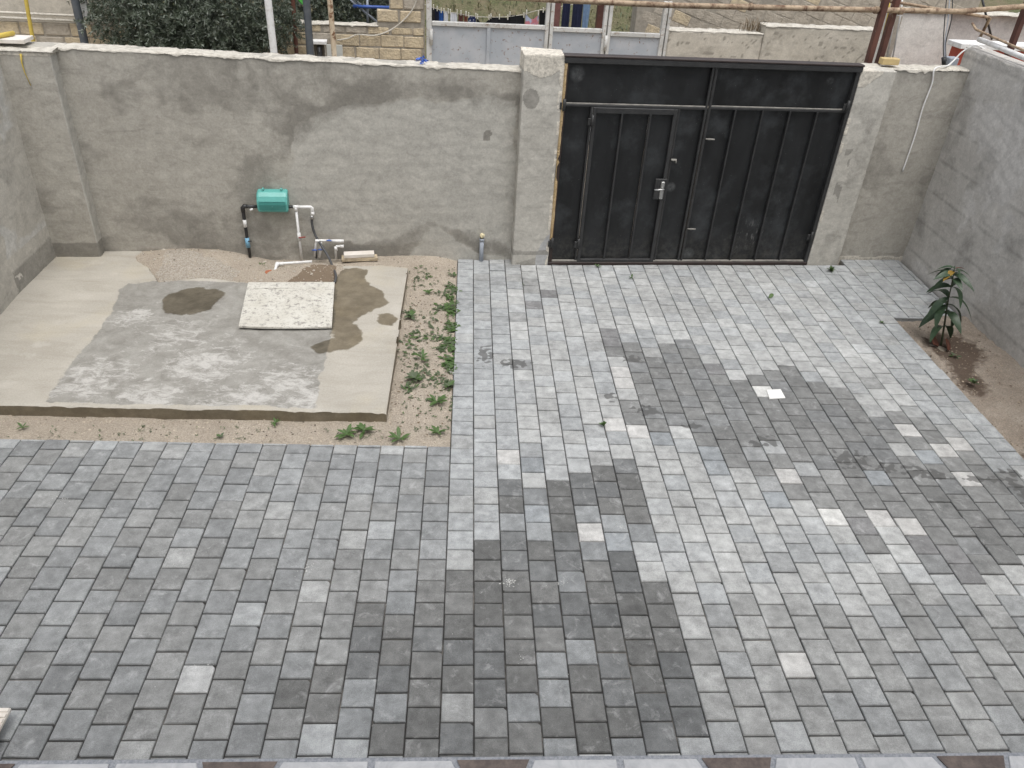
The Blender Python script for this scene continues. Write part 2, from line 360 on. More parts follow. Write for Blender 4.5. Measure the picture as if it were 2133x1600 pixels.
def gate_mat():
    k = NT('black_gate_paint'); mp = k.mapping((1.0, 1.0, 0.22))
    col = k.mix(k.ramp(k.noise(3.5, 5, 0.6, 0, mp), 0.35, 0.68), (0.010, 0.0105, 0.011), (0.022, 0.0232, 0.0245))
    col = k.mix(k.ramp(k.noise(2.4, 5, 0.65), 0.50, 0.74, 0, 0.9), col, (0.048, 0.052, 0.055))
    sx_ = k.n('ShaderNodeVectorMath'); sx_.operation = 'DISTANCE'; k.l(k.pos, sx_.inputs[0]); sx_.inputs[1].default_value = tuple(W(3.46, -0.1, 0.40))
    sc2 = k.math('MULTIPLY', k.ramp(sx_.outputs['Value'], 0.34, 0.05), k.ramp(k.noise(9, 5, 0.75, 0.3, k.mapping((2.2, 2.2, 0.7), (0, 0.35, 0))), 0.56, 0.64))
    col = k.mix(k.math('MULTIPLY', sc2, 0.7), col, (0.16, 0.16, 0.155))
    for (a_, b_, r_) in ((2.72, 0.13, 0.09), (4.05, 2.33, 0.05), (2.33, 1.02, 0.07), (1.02, 2.32, 0.10)):
        dv = k.n('ShaderNodeVectorMath'); dv.operation = 'DISTANCE'; k.l(k.pos, dv.inputs[0]); dv.inputs[1].default_value = tuple(W(a_, -0.1, b_))
        col = k.mix(k.math('MULTIPLY', k.ramp(dv.outputs['Value'], r_, r_*0.5), k.ramp(k.noise(14, 4, 0.7), 0.35, 0.65, 0.1, 0.7)), col, (0.13, 0.135, 0.135))
    sc = k.ramp(k.noise(7, 7, 0.8, 1.5, k.mapping((1.0, 1.0, 0.5), (0, 0.5, 0))), 0.66, 0.75, 0, 0.5)
    col = k.mix(sc, col, (0.15, 0.15, 0.145))
    sp = k.math('MULTIPLY', k.ramp(k.vor(26), 0.07, 0.03), k.ramp(k.noise(6, 2), 0.5, 0.6)); col = k.mix(sp, col, (0.25, 0.25, 0.24))
    sz_ = k.n('ShaderNodeSeparateXYZ'); k.l(k.pos, sz_.inputs[0])
    col = k.mix(k.math('MULTIPLY', k.ramp(sz_.outputs[2], 0.5, 0.04), k.ramp(k.noise(11, 6, 0.75), 0.42, 0.70, 0, 0.6)), col, (0.105, 0.10, 0.09))
    return k.done(col, k.ramp(k.noise(6, 4), 0.3, 0.7, 0.30, 0.60), k.bump(k.noise(2.2, 2), 0.25, 0.02), spec=0.35)
M_GATE = gate_mat()
M_GFRAME = simple('black_frame_paint', (0.024, 0.0245, 0.025), (0.038, 0.038, 0.038), 9, 0.45, 0.15, 40)
M_GRAIL = simple('dusty_rail', (0.32, 0.305, 0.27), (0.18, 0.172, 0.155), 12, 0.7)
M_PRIMER = simple('brown_primer', (0.040, 0.025, 0.021), (0.024, 0.017, 0.015), 6, 0.55, 0.2, 50)
M_STEEL = simple('brushed_steel', (0.55, 0.55, 0.54), (0.42, 0.42, 0.41), 60, 0.35, 0.1, 120, metal=0.9)
M_FOAM = simple('tan_foam', (0.52, 0.39, 0.22), (0.40, 0.28, 0.14), 16, 0.95, 1.0, 45, bdist=0.02)
M_FRESH = simple('fresh_grey_cement', (0.40, 0.40, 0.40), (0.29, 0.29, 0.29), 9, 0.95, 1.0, 22, bdist=0.02)
def rust_mat(name, paint, p2, rust, lo, hi, scale=6):
    k = NT(name); f = k.ramp(k.noise(scale, 6, 0.7, 0.4), lo, hi)
    r = k.mix(k.noise(30, 4), rust, tuple(c*0.5 for c in rust)); p = k.mix(k.ramp(k.noise(3, 4), 0.4, 0.6), paint, p2)
    return k.done(k.mix(f, p, r), k.ramp(f, 0, 1, 0.6, 0.95), k.bump(k.math('MULTIPLY', f, k.noise(60, 3)), 0.5, 0.004))
M_BLUEGATE = rust_mat('pale_blue_gate_paint', (0.37, 0.395, 0.425), (0.44, 0.455, 0.475), (0.27, 0.15, 0.09), 0.60, 0.67, 16)
M_BLUEFRAME = rust_mat('worn_gate_frame_paint', (0.58, 0.575, 0.55), (0.46, 0.455, 0.43), (0.32, 0.21, 0.13), 0.55, 0.70, 14)
M_GASPIPE = rust_mat('rusty_gas_pipe', (0.36, 0.27, 0.18), (0.42, 0.32, 0.215), (0.17, 0.095, 0.06), 0.44, 0.64, 12)
M_BROWNPOST = rust_mat('brown_post_paint', (0.075, 0.028, 0.02), (0.115, 0.045, 0.03), (0.36, 0.29, 0.22), 0.60, 0.68, 4)
M_PEELPOST = rust_mat('peeling_post_paint', (0.62, 0.53, 0.40), (0.52, 0.42, 0.30), (0.24, 0.12, 0.06), 0.52, 0.60, 11)
M_WHITEPOST = simple('white_limewash', (0.72, 0.72, 0.71), (0.55, 0.535, 0.51), 14, 0.85, 0.4, 40, lo=0.5, hi=0.75)
M_GREYPOST = simple('grey_post_paint', (0.065, 0.075, 0.088), (0.10, 0.11, 0.12), 7, 0.6)
M_YELLOW = simple('yellow_gas_paint', (0.60, 0.45, 0.08), (0.48, 0.36, 0.08), 10, 0.6)
M_STONE = simple('limestone_block', (0.57, 0.475, 0.325), (0.39, 0.325, 0.235), 9, 0.95, 1.0, 32, bdist=0.02, lo=0.38, hi=0.68)
M_MORTAR = simple('grey_mortar', (0.36, 0.325, 0.27), (0.26, 0.235, 0.195), 12, 0.95, 0.8, 40)
M_RUBBLE = simple('grey_limestone', (0.45, 0.40, 0.33), (0.31, 0.275, 0.225), 7, 0.95, 0.9, 26, bdist=0.02)
M_WHITEPVC = simple('white_pipe_plastic', (0.80, 0.80, 0.785), (0.70, 0.69, 0.67), 20, 0.35, 0.05)
M_BLACKPVC = simple('black_pipe_plastic', (0.018, 0.018, 0.019), (0.03, 0.03, 0.03), 20, 0.4, 0.05)
M_HOSE = simple('dark_grey_hose', (0.055, 0.057, 0.06), (0.08, 0.08, 0.082), 20, 0.5, 0.05)
M_GREYPVC = simple('grey_drain_plastic', (0.36, 0.39, 0.44), (0.30, 0.33, 0.37), 12, 0.4, 0.05)
M_TEAL = simple('teal_plastic', (0.12, 0.40, 0.36), (0.10, 0.35, 0.31), 5, 0.38, 0.05)
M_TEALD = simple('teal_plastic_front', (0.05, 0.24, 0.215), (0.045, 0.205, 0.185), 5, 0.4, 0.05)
M_BLUE = simple('blue_valve_plastic', (0.06, 0.13, 0.42), (0.05, 0.10, 0.34), 12, 0.4)
M_LBLUE = simple('light_blue_valve', (0.20, 0.42, 0.58), (0.16, 0.34, 0.48), 12, 0.4)
M_RED = simple('red_valve_handle', (0.30, 0.05, 0.035), (0.22, 0.04, 0.03), 12, 0.5)
M_LID = None
def lid_mat():
    k = NT('worn_white_lid'); f = k.ramp(k.noise(16, 6, 0.72, 0.3), 0.55, 0.61); f2 = k.ramp(k.noise(45, 4, 0.7), 0.55, 0.62)
    col = k.mix(k.ramp(k.noise(4, 4), 0.35, 0.65), (0.60, 0.585, 0.53), (0.53, 0.51, 0.45)); col = k.mix(f2, col, (0.38, 0.355, 0.31)); col = k.mix(f, col, (0.29, 0.275, 0.25))
    return k.done(col, 0.8, k.bump(k.math('ADD', f, k.noise(70, 3)), 0.35, 0.003))
M_LID = lid_mat()
M_TERRA = simple('terracotta', (0.40, 0.15, 0.07), (0.30, 0.10, 0.05), 14, 0.85)
M_CERAMIC = simple('white_ceramic', (0.82, 0.82, 0.80), (0.74, 0.73, 0.70), 10, 0.4)
M_WOODW = simple('whitewashed_board', (0.74, 0.70, 0.65), (0.60, 0.55, 0.48), 5, 0.75, 0.3, 30)
M_LEAF_D = leafmat('dark_leaf', (0.036, 0.066, 0.036), (0.056, 0.092, 0.048), 0.2, 0.42)
M_LEAF_Y = leafmat('yellow_leaf', (0.36, 0.22, 0.035), (0.26, 0.16, 0.03), 0.25, 0.5)
M_LEAF_R = leafmat('rust_leaf', (0.26, 0.075, 0.03), (0.20, 0.06, 0.025), 0.2, 0.6)
M_WEED = leafmat('weed_leaf', (0.072, 0.132, 0.038), (0.108, 0.182, 0.058), 0.3, 0.55)
M_WEED2 = leafmat('grey_weed_leaf', (0.085, 0.12, 0.06), (0.12, 0.15, 0.085), 0.25, 0.6)
M_OLIVE = leafmat('olive_leaf', (0.058, 0.078, 0.050), (0.095, 0.118, 0.080), 0.15, 0.5)
M_OLIVE2 = leafmat('olive_leaf_silver', (0.16, 0.185, 0.15), (0.225, 0.245, 0.205), 0.15, 0.55)
M_BARK = simple('bark', (0.14, 0.11, 0.085), (0.08, 0.062, 0.048), 14, 0.95, 0.8, 40)
M_STEM = simple('green_stem', (0.07, 0.085, 0.04), (0.05, 0.055, 0.03), 20, 0.7)
M_GRASS = simple('dry_grass', (0.16, 0.155, 0.065), (0.10, 0.10, 0.045), 6, 0.9)
M_STRAW = simple('dry_stalk', (0.20, 0.15, 0.09), (0.13, 0.095, 0.06), 9, 0.9)

# ================================================================== LARGE STRUCTURE
# ------------------------------------------------------------------ ground sheet and hillside
g = mesh_obj('ground', [(-120, -120, -0.09), (120, -120, -0.09), (120, 120, -0.09), (-120, 120, -0.09)], [(0, 1, 2, 3)], M_DIRT); tag(g, kind='structure')
def hill_h(s, t):
    h = np.clip((t-8.0)/9.0, 0, 1); h = h*h*(3-2*h)*2.6
    return h + 0.25*(fbm(s*0.5, t*0.5, 3)-0.5)*np.clip((t-8)/3, 0, 1) - 0.08
ns, nt = 90, 60
ss = np.linspace(-22, 26, ns); tt = np.linspace(7.6, 60, nt)
V = []; F = []
for j in range(nt):
    hh = hill_h(ss, np.full(ns, tt[j]))
    for i in range(ns): V.append(W(ss[i], tt[j], float(hh[i])))
for j in range(nt-1):
    for i in range(ns-1):
        k = j*ns+i; F.append((k, k+1, k+ns+1, k+ns))
k = NT('grassy_bank'); col = k.mix(k.ramp(k.noise(1.6, 6, 0.7), 0.38, 0.62), (0.15, 0.125, 0.075), (0.085, 0.10, 0.04)); col = k.mix(k.ramp(k.noise(14, 4, 0.7), 0.5, 0.7, 0, 0.7), col, (0.20, 0.165, 0.105))
M_BANK = k.done(col, 0.95, k.bump(k.noise(12, 5, 0.7), 1.0, 0.05))
tag(mesh_obj('hillside', V, F, M_BANK, smooth=True), kind='structure')

# ------------------------------------------------------------------ plastered boundary walls
def plaster_panel(name, path, z0, z1, cell, m, parent, maskfn, amp=0.006, seed=0, ztop=None, closed=False):
    """path: list of (s,t) corner points in the wall frame, outward normal on the right hand when walking the path."""
    P = []; N = []
    segs = list(zip(path[:-1], path[1:]))
    for (a, b) in segs:
        L = math.hypot(b[0]-a[0], b[1]-a[1]); n = max(1, int(round(L/cell)))
        nx, ny = (b[1]-a[1])/L, -(b[0]-a[0])/L
        for i in range(n): P.append((a[0]+(b[0]-a[0])*i/n, a[1]+(b[1]-a[1])*i/n)); N.append((nx, ny))
    P.append(path[-1]); N.append(N[-1])
    P = np.array(P); N = np.array(N)
    dist = np.concatenate([[0], np.cumsum(np.hypot(*(P[1:]-P[:-1]).T))])
    nz = max(2, int(round((z1-z0)/cell))); zz = np.linspace(z0, z1, nz+1)
    S = np.repeat(P[None, :, 0], nz+1, 0); T = np.repeat(P[None, :, 1], nz+1, 0); D = np.repeat(dist[None], nz+1, 0); Z = np.repeat(zz[:, None], len(P), 1)
    if ztop is not None:
        top = ztop(P[:, 0], P[:, 1]); Z = z0 + (Z-z0)/(z1-z0)*(top[None, :]-z0)
    dsp = (fbm(D*1.5, Z*1.5, seed)-0.5)*amp*2.2 + (fbm(D*14, Z*14, seed+5, 3)-0.5)*amp*0.55
    S2 = S + N[None, :, 0]*dsp; T2 = T + N[None, :, 1]*dsp
    x = OX + EX[0]*S2 + EY[0]*T2; y = OY + EX[1]*S2 + EY[1]*T2
    verts = np.stack([x, y, Z], -1).reshape(-1, 3); n = len(P)
    faces = []
    for j in range(nz):
        for i in range(n-1):
            k = j*n+i; faces.append((k, k+1, k+n+1, k+n))
    faces.append(tuple(nz*n + i for i in range(n)))
    o = mesh_obj(name, verts.tolist(), faces, m)
    me = o.data; me.polygons.foreach_set('use_smooth', [True]*(len(faces)-1)+[False])
    mk = maskfn(S, T, Z); col = np.zeros((verts.shape[0], 4), np.float32); col[:, 3] = 1
    for c in range(3): col[:, c] = np.clip(mk[c], 0, 1).reshape(-1)
    a = me.attributes.new('mask', 'FLOAT_COLOR', 'POINT'); a.data.foreach_set('color', col.ravel())
    if parent is not None: keep(o, parent)
    return o
def zero(S, T, Z): return (S*0, S*0, S*0)
def qpoly(pts, t=0.0): return [Q(px, py, t) for px, py in pts]
PATCH = qpoly([(615, 262), (660, 238), (740, 228), (860, 214), (1000, 206), (1075, 205), (1072, 540), (1010, 520), (950, 470), (880, 500), (790, 520), (700, 500), (650, 470), (605, 430), (592, 370), (600, 310)])
SPILL = qpoly([(860, 520), (905, 468), (950, 500), (985, 520), (1060, 530), (1065, 560), (840, 560)])
DARKB = qpoly([(600, 300), (605, 228), (700, 205), (800, 180), (960, 178), (1080, 195), (1080, 225), (900, 215), (760, 235), (660, 250), (630, 300)])
DARK2 = qpoly([(690, 515), (800, 500), (895, 455), (985, 480), (1060, 515), (1060, 535), (960, 505), (900, 478), (840, 520), (700, 545)])
SPOT = qpoly([(1005, 285), (1012, 270), (1024, 275), (1022, 292), (1010, 294)])
def wall_mask(S, T, Z):
    wx = S + (fbm(S*4, Z*4, 31)-0.5)*0.22; wz = Z + (fbm(S*4, Z*4, 47)-0.5)*0.22
    r = softpoly(wx, wz, PATCH, 0.07)*0.85
    d = softpoly(wx, wz, DARKB, 0.12)*0.58 + softpoly(wx, wz, DARK2, 0.06)*0.5 + inpoly(S, Z, SPOT)*1.2
    cl = fbm(S*1.5+3, Z*2.0, 205, 5); d = d + np.clip((cl-0.46)*3.0, 0, 0.55)*(1-0.7*(r > 0.4)) + 0.18*np.clip((0.6-Z)/0.6, 0, 1)
    base = np.clip(1-(Z-0.05-0.08*fbm(S*1.5, S*0, 5))/0.06, 0, 1)*0.55*(S < -3.2)
    sp_m = softpoly(wx, wz, SPILL, 0.03); r = np.maximum(r, sp_m*0.95); d = d*(1-sp_m)
    strip = np.clip((0.16-np.abs(S+4.45))/0.1, 0, 1)*0.0
    cr = np.clip(1-(2.35-Z)/0.02, 0, 1)*0
    return (r, d+base+strip, cr)
bw = empty('boundary_wall', W(0, 0, 0)); tag(bw, 'long grey cement plastered yard wall with cream mortar top and black gate', 'wall')
BACK = 0.24
def wtop(s, t): return 2.395 - 0.0175*(s+4.5)
plaster_panel('wall_panel', [(-4.9, BACK), (-4.9, 0), (0.50, 0), (0.50, BACK)], -0.1, 2.36, 0.02, M_WALL, bw, wall_mask, 0.007, 1, wtop)
def pilaster_mask(S, T, Z):
    d = np.clip(1-(Z-0.24-0.04*fbm(S*3, S*0, 9))/0.03, 0, 1)*0.9 + np.clip((fbm(S*1.5+9, Z*2.5, 77)-0.45)*2.6, 0, 0.6)
    side = (S > -4.545); return (S*0+0.1+0.9*side, d*(1-0.85*side*(Z > 0.3)), 0.9*(Z > 2.345))  # side face painted lighter, as newer plaster, where soft sun left it flat
plaster_panel('corner_pilaster', [(-5.12, 0.1), (-5.12, -0.16), (-4.535, -0.16), (-4.535, 0.05)], -0.1, 2.385, 0.018, M_WALL, bw, pilaster_mask, 0.012, 4)
# gate pillars
LP_TOP = 2.52
def lp_mask(S, T, Z):
    n = fbm(S*9, Z*9, 61)
    cream = ((Z > 2.34 + 0.10*(n-0.5) + 0.10*np.cos((S-0.62)*9)*-1*0.5) | ((S > 0.80) & (Z > 1.95) & (n > 0.42)) | ((S > 0.815) & (n > 0.55)))*1.0
    fresh = inpoly(S + (n-0.5)*0.06, Z + (n-0.5)*0.06, [(0.70, -0.1), (0.70, 0.16), (0.76, 0.30), (0.84, 0.42), (0.9, 0.42), (0.9, -0.1)])*1.0
    damp = 0.7*((Z < 0.17+0.05*n) & (Z > 0.13)) + 0.6*inpoly(S, Z, [(0.42, -0.05), (0.43, 0.02), (0.7, 0.10), (0.7, -0.05)]) + 0.8*(((S-0.5)**2+((Z-2.05)*0.8)**2) < 0.007+0.004*n) + 0.45*((Z > 2.24) & (Z < 2.36))
    return (fresh, damp, cream)
plaster_panel('gate_pillar', [(0.395, 0.2), (0.395, -0.165), (0.855, -0.165), (0.855, 0.2)], -0.1, LP_TOP, 0.014, M_PILLAR, bw, lp_mask, 0.014, 9, lambda s, t: LP_TOP + 0.03*(fbm(s*20, t*20, 3)-0.5))
def rp_mask(S, T, Z):
    n = fbm(S*9, Z*9, 63)
    cream = inpoly(S + (n-0.5)*0.02, Z, [(4.3, 2.47), (4.3, 2.28), (4.46, 2.28), (4.64, 2.43), (4.66, 2.6), (4.3, 2.6)])*1.0 + 0.9*((S < 4.41) & (n > 0.62)) + 0.9*((Z < 0.10) & (S < 4.47) & (n > 0.45))
    d = np.clip((fbm(S*3, Z*2.5, 91)-0.5)*2.5, 0, 0.5) + 0.8*((np.abs(S-4.5) < 0.05) & (np.abs(Z-1.2) < 0.35) & (n > 0.6))
    return (S*0, d, cream)
plaster_panel('gate_pillar', [(4.375, 0.2), (4.375, -0.165), (4.81, -0.165), (4.81, 0.05)], -0.1, 2.47, 0.014, M_PILLAR, bw, rp_mask, 0.012, 12)
def rw_mask(S, T, Z):
    return (S*0, np.clip((fbm(S*2, Z*2, 88)-0.48)*2.6, 0, 0.5) + 0.35*np.clip((0.5-Z)/0.5, 0, 1), 0.95*(Z < 0.02+0.05*fbm(S*8, S*0, 4)))
plaster_panel('wall_panel', [(4.7, BACK), (4.7, 0.0), (5.98, 0.0), (5.98, BACK)], -0.1, 2.46, 0.02, M_WALL, bw, rw_mask, 0.007, 21)
# ragged mortar copings
def coping(name, s0, s1, t0, t1, ztop, parent, seed, drip=0.035, m=None):
    ns = int((s1-s0)/0.018)+1; prof = []
    S = np.linspace(s0, s1, ns); zt = np.array([ztop(s, 0) for s in S])
    dr = drip*(0.05 + 1.5*fbm(S*9, S*0, seed)**2.4) ; bulge = 0.002 + 0.008*fbm(S*11, S*0+3, seed+1)
    rows = [(t0-bulge, zt-dr), (t0-bulge*1.1, zt-0.006), (t0+0.010, zt+0.004+0.006*fbm(S*16, S*0, seed+2))]
    nt = 8
    for j in range(1, nt+1):
        tj = t0 + (t1-t0)*j/nt
        rows.append((np.full(ns, tj), zt + 0.002 + 0.015*fbm(S*18, S*0+tj*18, seed+4, 3) - 0.016*np.clip((fbm(S*6, S*0+tj*6, seed+6)-0.5)*6, 0, 1)))
    rows.append((np.full(ns, t1), zt-0.05))
    V = []; F = []
    for tr, zr in rows:
        tr = np.broadcast_to(tr, (ns,))
        for i in range(ns): V.append(W(S[i], float(tr[i]), float(zr[i])))
    nr = len(rows)
    for j in range(nr-1):
        for i in range(ns-1):
            k = j*ns+i; F.append((k, k+1, k+ns+1, k+ns))
    F.append(tuple(j*ns for j in range(nr))[::-1]); F.append(tuple(j*ns+ns-1 for j in range(nr)))
    o = mesh_obj(name, V, F, m or M_COPE, smooth=True)
    if parent is not None: keep(o, parent)
    return o
coping('coping', -4.56, 0.41, -0.003, 0.25, wtop, bw, 5)
coping('coping', -5.13, -4.50, -0.165, 0.26, lambda s, t: 2.387, bw, 8, 0.03)
coping('coping', 4.40, 6.0, -0.003, 0.26, lambda s, t: 2.462+0.008*(s-4.4), bw, 15, 0.05)

# left side wall
lw = empty('side_wall', (-4.72, 6, 0)); tag(lw, 'grey plastered side wall meeting the corner pilaster, pale scuffs low down', 'wall')
def side_mask(S, T, Z):
    n = fbm(T*3, Z*3, 14)
    damp = np.clip((0.32+0.14*fbm(T*2, T*0, 3)-Z)/0.05, 0, 1)*0.75 + np.clip((fbm(T*1.2, Z*1.6, 19)-0.5)*2.5, 0, 0.5)
    cr = 0.75*((Z < 0.30) & (Z > 0.08) & (fbm(T*6, Z*6, 44) > 0.60))
    return (np.clip((n-0.40)*3, 0, 0.7)*(Z > 0.5), damp, cr)
a = st(-4.735, 7.75); b = st(-4.655, 3.0)
plaster_panel('wall_panel', [(b[0], b[1]), (a[0], a[1])][::-1], -0.1, 2.38, 0.025, M_SIDE, lw, side_mask, 0.012, 33)
wb = wbox('wall_core', -5.35, -5.09, -5.5, 0.15, -0.1, 2.37, M_SIDE, lw)
# right side wall of rendered blocks
rw = empty('side_wall', (6.1, 6, 0)); tag(rw, 'blotchy grey rendered block wall along the planting strip', 'wall')
def right_mask(S, T, Z):
    top = np.clip((Z-2.25)/0.3, 0, 1)*(fbm(T*4, Z*4, 8) > 0.5)*0.8
    return (np.clip((fbm(T*2.0, Z*2.0, 29, 5)-0.42)*3.0, 0, 0.75), np.clip((fbm(T*1.6+5, Z*1.9, 39, 5)-0.50)*2.6, 0, 0.5) + top*0.4, 0.5*((Z > 2.62) & (fbm(T*8, Z*8, 11) > 0.5)))
a = st(6.115, 8.52); b = st(6.045, 0.5)
plaster_panel('wall_panel', [(a[0]+0.24, a[1]), a, b, (b[0]+0.24, b[1])], -0.1, 2.70, 0.022, M_RIGHT, rw, right_mask, 0.012, 51,
              lambda s, t: 2.70 + 0.03*(fbm(t*9, s*9, 6)-0.5) - 0.20*np.clip((t-0.28)/0.35, 0, 1))

# ------------------------------------------------------------------ region grids: slab, sand beds
def grid_region(name, x0, x1, y0, y1, cell, hfn, maskfn, m, keepfn=None, skirt=None, smooth=True):
    nx = int(round((x1-x0)/cell))+1; ny = int(round((y1-y0)/cell))+1
    X, Y = np.meshgrid(np.linspace(x0, x1, nx), np.linspace(y0, y1, ny))
    Zv = hfn(X, Y); mk = maskfn(X, Y)
    idx = np.arange(nx*ny).reshape(ny, nx)
    q = np.stack([idx[:-1, :-1], idx[:-1, 1:], idx[1:, 1:], idx[1:, :-1]], -1)
    if keepfn is not None:
        cx = (X[:-1, :-1]+X[1:, 1:])/2; cy = (Y[:-1, :-1]+Y[1:, 1:])/2; kp = keepfn(cx, cy)
    else: kp = np.ones(q.shape[:2], bool)
    faces = q[kp].reshape(-1, 4).tolist(); verts = np.stack([X, Y, Zv], -1).reshape(-1, 3)
    nflat = 0
    if skirt is not None:
        pad = np.pad(kp, 1); extra = []; ev = verts.tolist(); low = {}
        def lo(i):
            if i not in low:
                v = ev[i]; low[i] = len(ev); ev.append([v[0], v[1], skirt])
            return low[i]
        high = {}
        def hi(i):
            if i not in high:
                v = ev[i]; high[i] = len(ev); ev.append([v[0], v[1], v[2]])
            return high[i]
        for j in range(kp.shape[0]):
            for i in range(kp.shape[1]):
                if not kp[j, i]: continue
                a, b, c, d = q[j, i]
                if not pad[j, i+1]: extra.append((lo(a), lo(b), hi(b), hi(a)))
                if not pad[j+2, i+1]: extra.append((lo(c), lo(d), hi(d), hi(c)))
                if not pad[j+1, i]: extra.append((lo(d), lo(a), hi(a), hi(d)))
                if not pad[j+1, i+2]: extra.append((lo(b), lo(c), hi(c), hi(b)))
        verts = np.array(ev); nflat = len(extra); faces += [tuple(int(v) for v in f) for f in extra]
    o = mesh_obj(name, verts.tolist(), faces, m)
    me = o.data; me.polygons.foreach_set('use_smooth', [smooth]*(len(faces)-nflat)+[False]*nflat)
    col = np.zeros((len(verts), 4), np.float32); col[:, 3] = 1
    for c in range(3): col[:nx*ny, c] = np.clip(mk[c], 0, 1).reshape(-1)
    if skirt is not None: col[nx*ny:, 1] = 0.95                       # edge faces: wet dirt, plus shade painted in against the frontal sun
    at = me.attributes.new('mask', 'FLOAT_COLOR', 'POINT'); at.data.foreach_set('color', col.ravel())
    return o
ZS = 0.10
def gp(pts, z): return [G(px, py, z) for px, py in pts]
SLAB_OUT = [(-0.585, 4.28), (-0.598, 7.30), G(790, 553, ZS), G(715, 556, ZS), G(690, 600, ZS), G(520, 590, ZS), G(420, 580, ZS), G(330, 588, ZS), G(316, 570, ZS), G(300, 545, ZS), G(296, 522, ZS), G(215, 515, ZS), (-4.3, 7.6), (-4.85, 7.6), (-4.85, 4.28)]
PATCH_IN = gp([(262, 592), (330, 585), (520, 588), (700, 600), (692, 690), (672, 760), (658, 848), (300, 841), (97, 838), (130, 775), (205, 690), (235, 640)], ZS)
WETS = [gp(p, ZS) for p in ([(336, 628), (350, 612), (400, 600), (455, 602), (468, 610), (440, 640), (405, 656), (345, 655), (338, 645)],
        [(690, 566), (720, 560), (765, 560), (760, 585), (800, 610), (806, 632), (770, 652), (735, 672), (757, 690), (755, 712), (725, 730), (690, 732), (688, 640)],
        [(785, 655), (810, 650), (828, 662), (815, 680), (790, 676)], [(640, 722), (670, 710), (692, 700), (692, 732), (660, 736)], [(697, 590), (705, 590), (700, 700), (690, 700)])]
WHITE_C = [(G(*c, ZS), r) for c, r in (((190, 790), .5), ((300, 830), .45), ((600, 800), .5), ((640, 830), .4), ((420, 760), .55), ((500, 840), .5), ((360, 700), .4), ((790, 580), .35), ((280, 660), .3))]
def slab_h(X, Y):
    z = ZS + (fbm(X*1.5, Y*1.5, 2)-0.5)*0.012 + (fbm(X*12, Y*12, 3)-0.5)*0.003
    wx = X + (fbm(X*6, Y*6, 71)-0.5)*0.08; wy = Y + (fbm(X*6, Y*6, 83)-0.5)*0.08
    ins = inpoly(wx, wy, PATCH_IN)
    z = z + np.where(ins, (fbm(X*9, Y*9, 13)-0.5)*0.010 - 0.004, 0)
    edge = np.clip((Y-4.28)/0.02, 0, 1); edge2 = np.clip((-0.585-X)/0.02, 0, 1)
    return z - (1-edge)*(0.004+0.03*fbm(X*9, X*0, 5)**2) - (1-edge2)*(0.004+0.010*fbm(Y*9, Y*0, 6))
def slab_m(X, Y):
    wx = X + (fbm(X*6, Y*6, 71)-0.5)*0.10; wy = Y + (fbm(X*6, Y*6, 83)-0.5)*0.10
    r = softpoly(wx, wy, PATCH_IN, 0.045)
    wx2 = X + (fbm(X*9, Y*9, 171)-0.5)*0.10; wy2 = Y + (fbm(X*9, Y*9, 183)-0.5)*0.10
    w = np.zeros_like(X)
    for p in WETS: w = np.maximum(w, softpoly(wx2, wy2, p, 0.04))
    b = np.zeros_like(X)
    for (cx, cy), rr in WHITE_C: b = np.maximum(b, np.exp(-((X-cx)**2+(Y-cy)**2)/(rr*rr)*1.6))
    return (r, w, b)
def slab_keep(cx, cy):
    return inpoly(cx + 0.03*(fbm(cx*7, cy*7, 4)-0.5)*(cy > 5.5), cy + 0.05*(fbm(cx*7, cy*7, 14)-0.5)*(cy > 6.4), SLAB_OUT)
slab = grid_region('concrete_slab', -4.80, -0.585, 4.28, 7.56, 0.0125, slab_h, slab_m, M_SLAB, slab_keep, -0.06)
tag(slab, 'raised stained concrete slab with scuffed grey centre filling the yard corner', 'slab')

MOUNDS = [(G(640, 562, .1), .30, .13), (G(600, 575, .08), .35, .05), (G(715, 560, .1), .35, .09), (G(440, 545, .05), .45, .07), (G(350, 545, .08), .4, .09), (G(560, 565, .05), .3, .04), (G(820, 535, .05), .6, .05), (G(900, 530, .03), .4, .04)]
def sand_h(X, Y):
    z = -0.018 + (fbm(X*2, Y*2, 21)-0.5)*0.03 + (fbm(X*11, Y*11, 23)-0.5)*0.022
    for (cx, cy), r, h in MOUNDS: z = z + h*np.exp(-((X-cx)**2+((Y-cy)*1.3)**2)/(r*r))
    s = (X-OX)*EX[0]+(Y-OY)*EX[1]; t = (X-OX)*EY[0]+(Y-OY)*EY[1]
    z = z + 0.09*np.clip((t+0.9)/0.7, 0, 1)*np.clip((-s-2.6)/0.6, 0, 1)*np.clip((s+4.4)/0.3, 0, 1)
    edge = np.clip((np.minimum(-0.01-X, Y-3.935))/0.10, 0, 1)
    return z*edge + (-0.022+(fbm(X*11, Y*11, 23)-0.5)*0.015)*(1-edge)
SANDWET = [gp(p, 0.06) for p in ([(630, 575), (660, 566), (700, 560), (700, 590), (640, 592)], [(575, 592), (640, 575), (640, 592)])]
RUB = gp([(370, 530), (500, 560), (480, 592), (330, 590), (345, 540)], 0.08)
def sand_m(X, Y):
    w = np.zeros_like(X)
    for p in SANDWET: w = np.maximum(w, inpoly(X, Y, p)*1.0)
    return (w*0, w, inpoly(X + (fbm(X*5, Y*5, 7)-0.5)*0.2, Y, RUB)*0.9)
sand = grid_region('sand_bed', -4.75, -0.005, 3.935, 7.88, 0.025, sand_h, sand_m, M_SAND, None, None); tag(sand, kind='structure')
PLANT = G(1962, 715, -0.06)
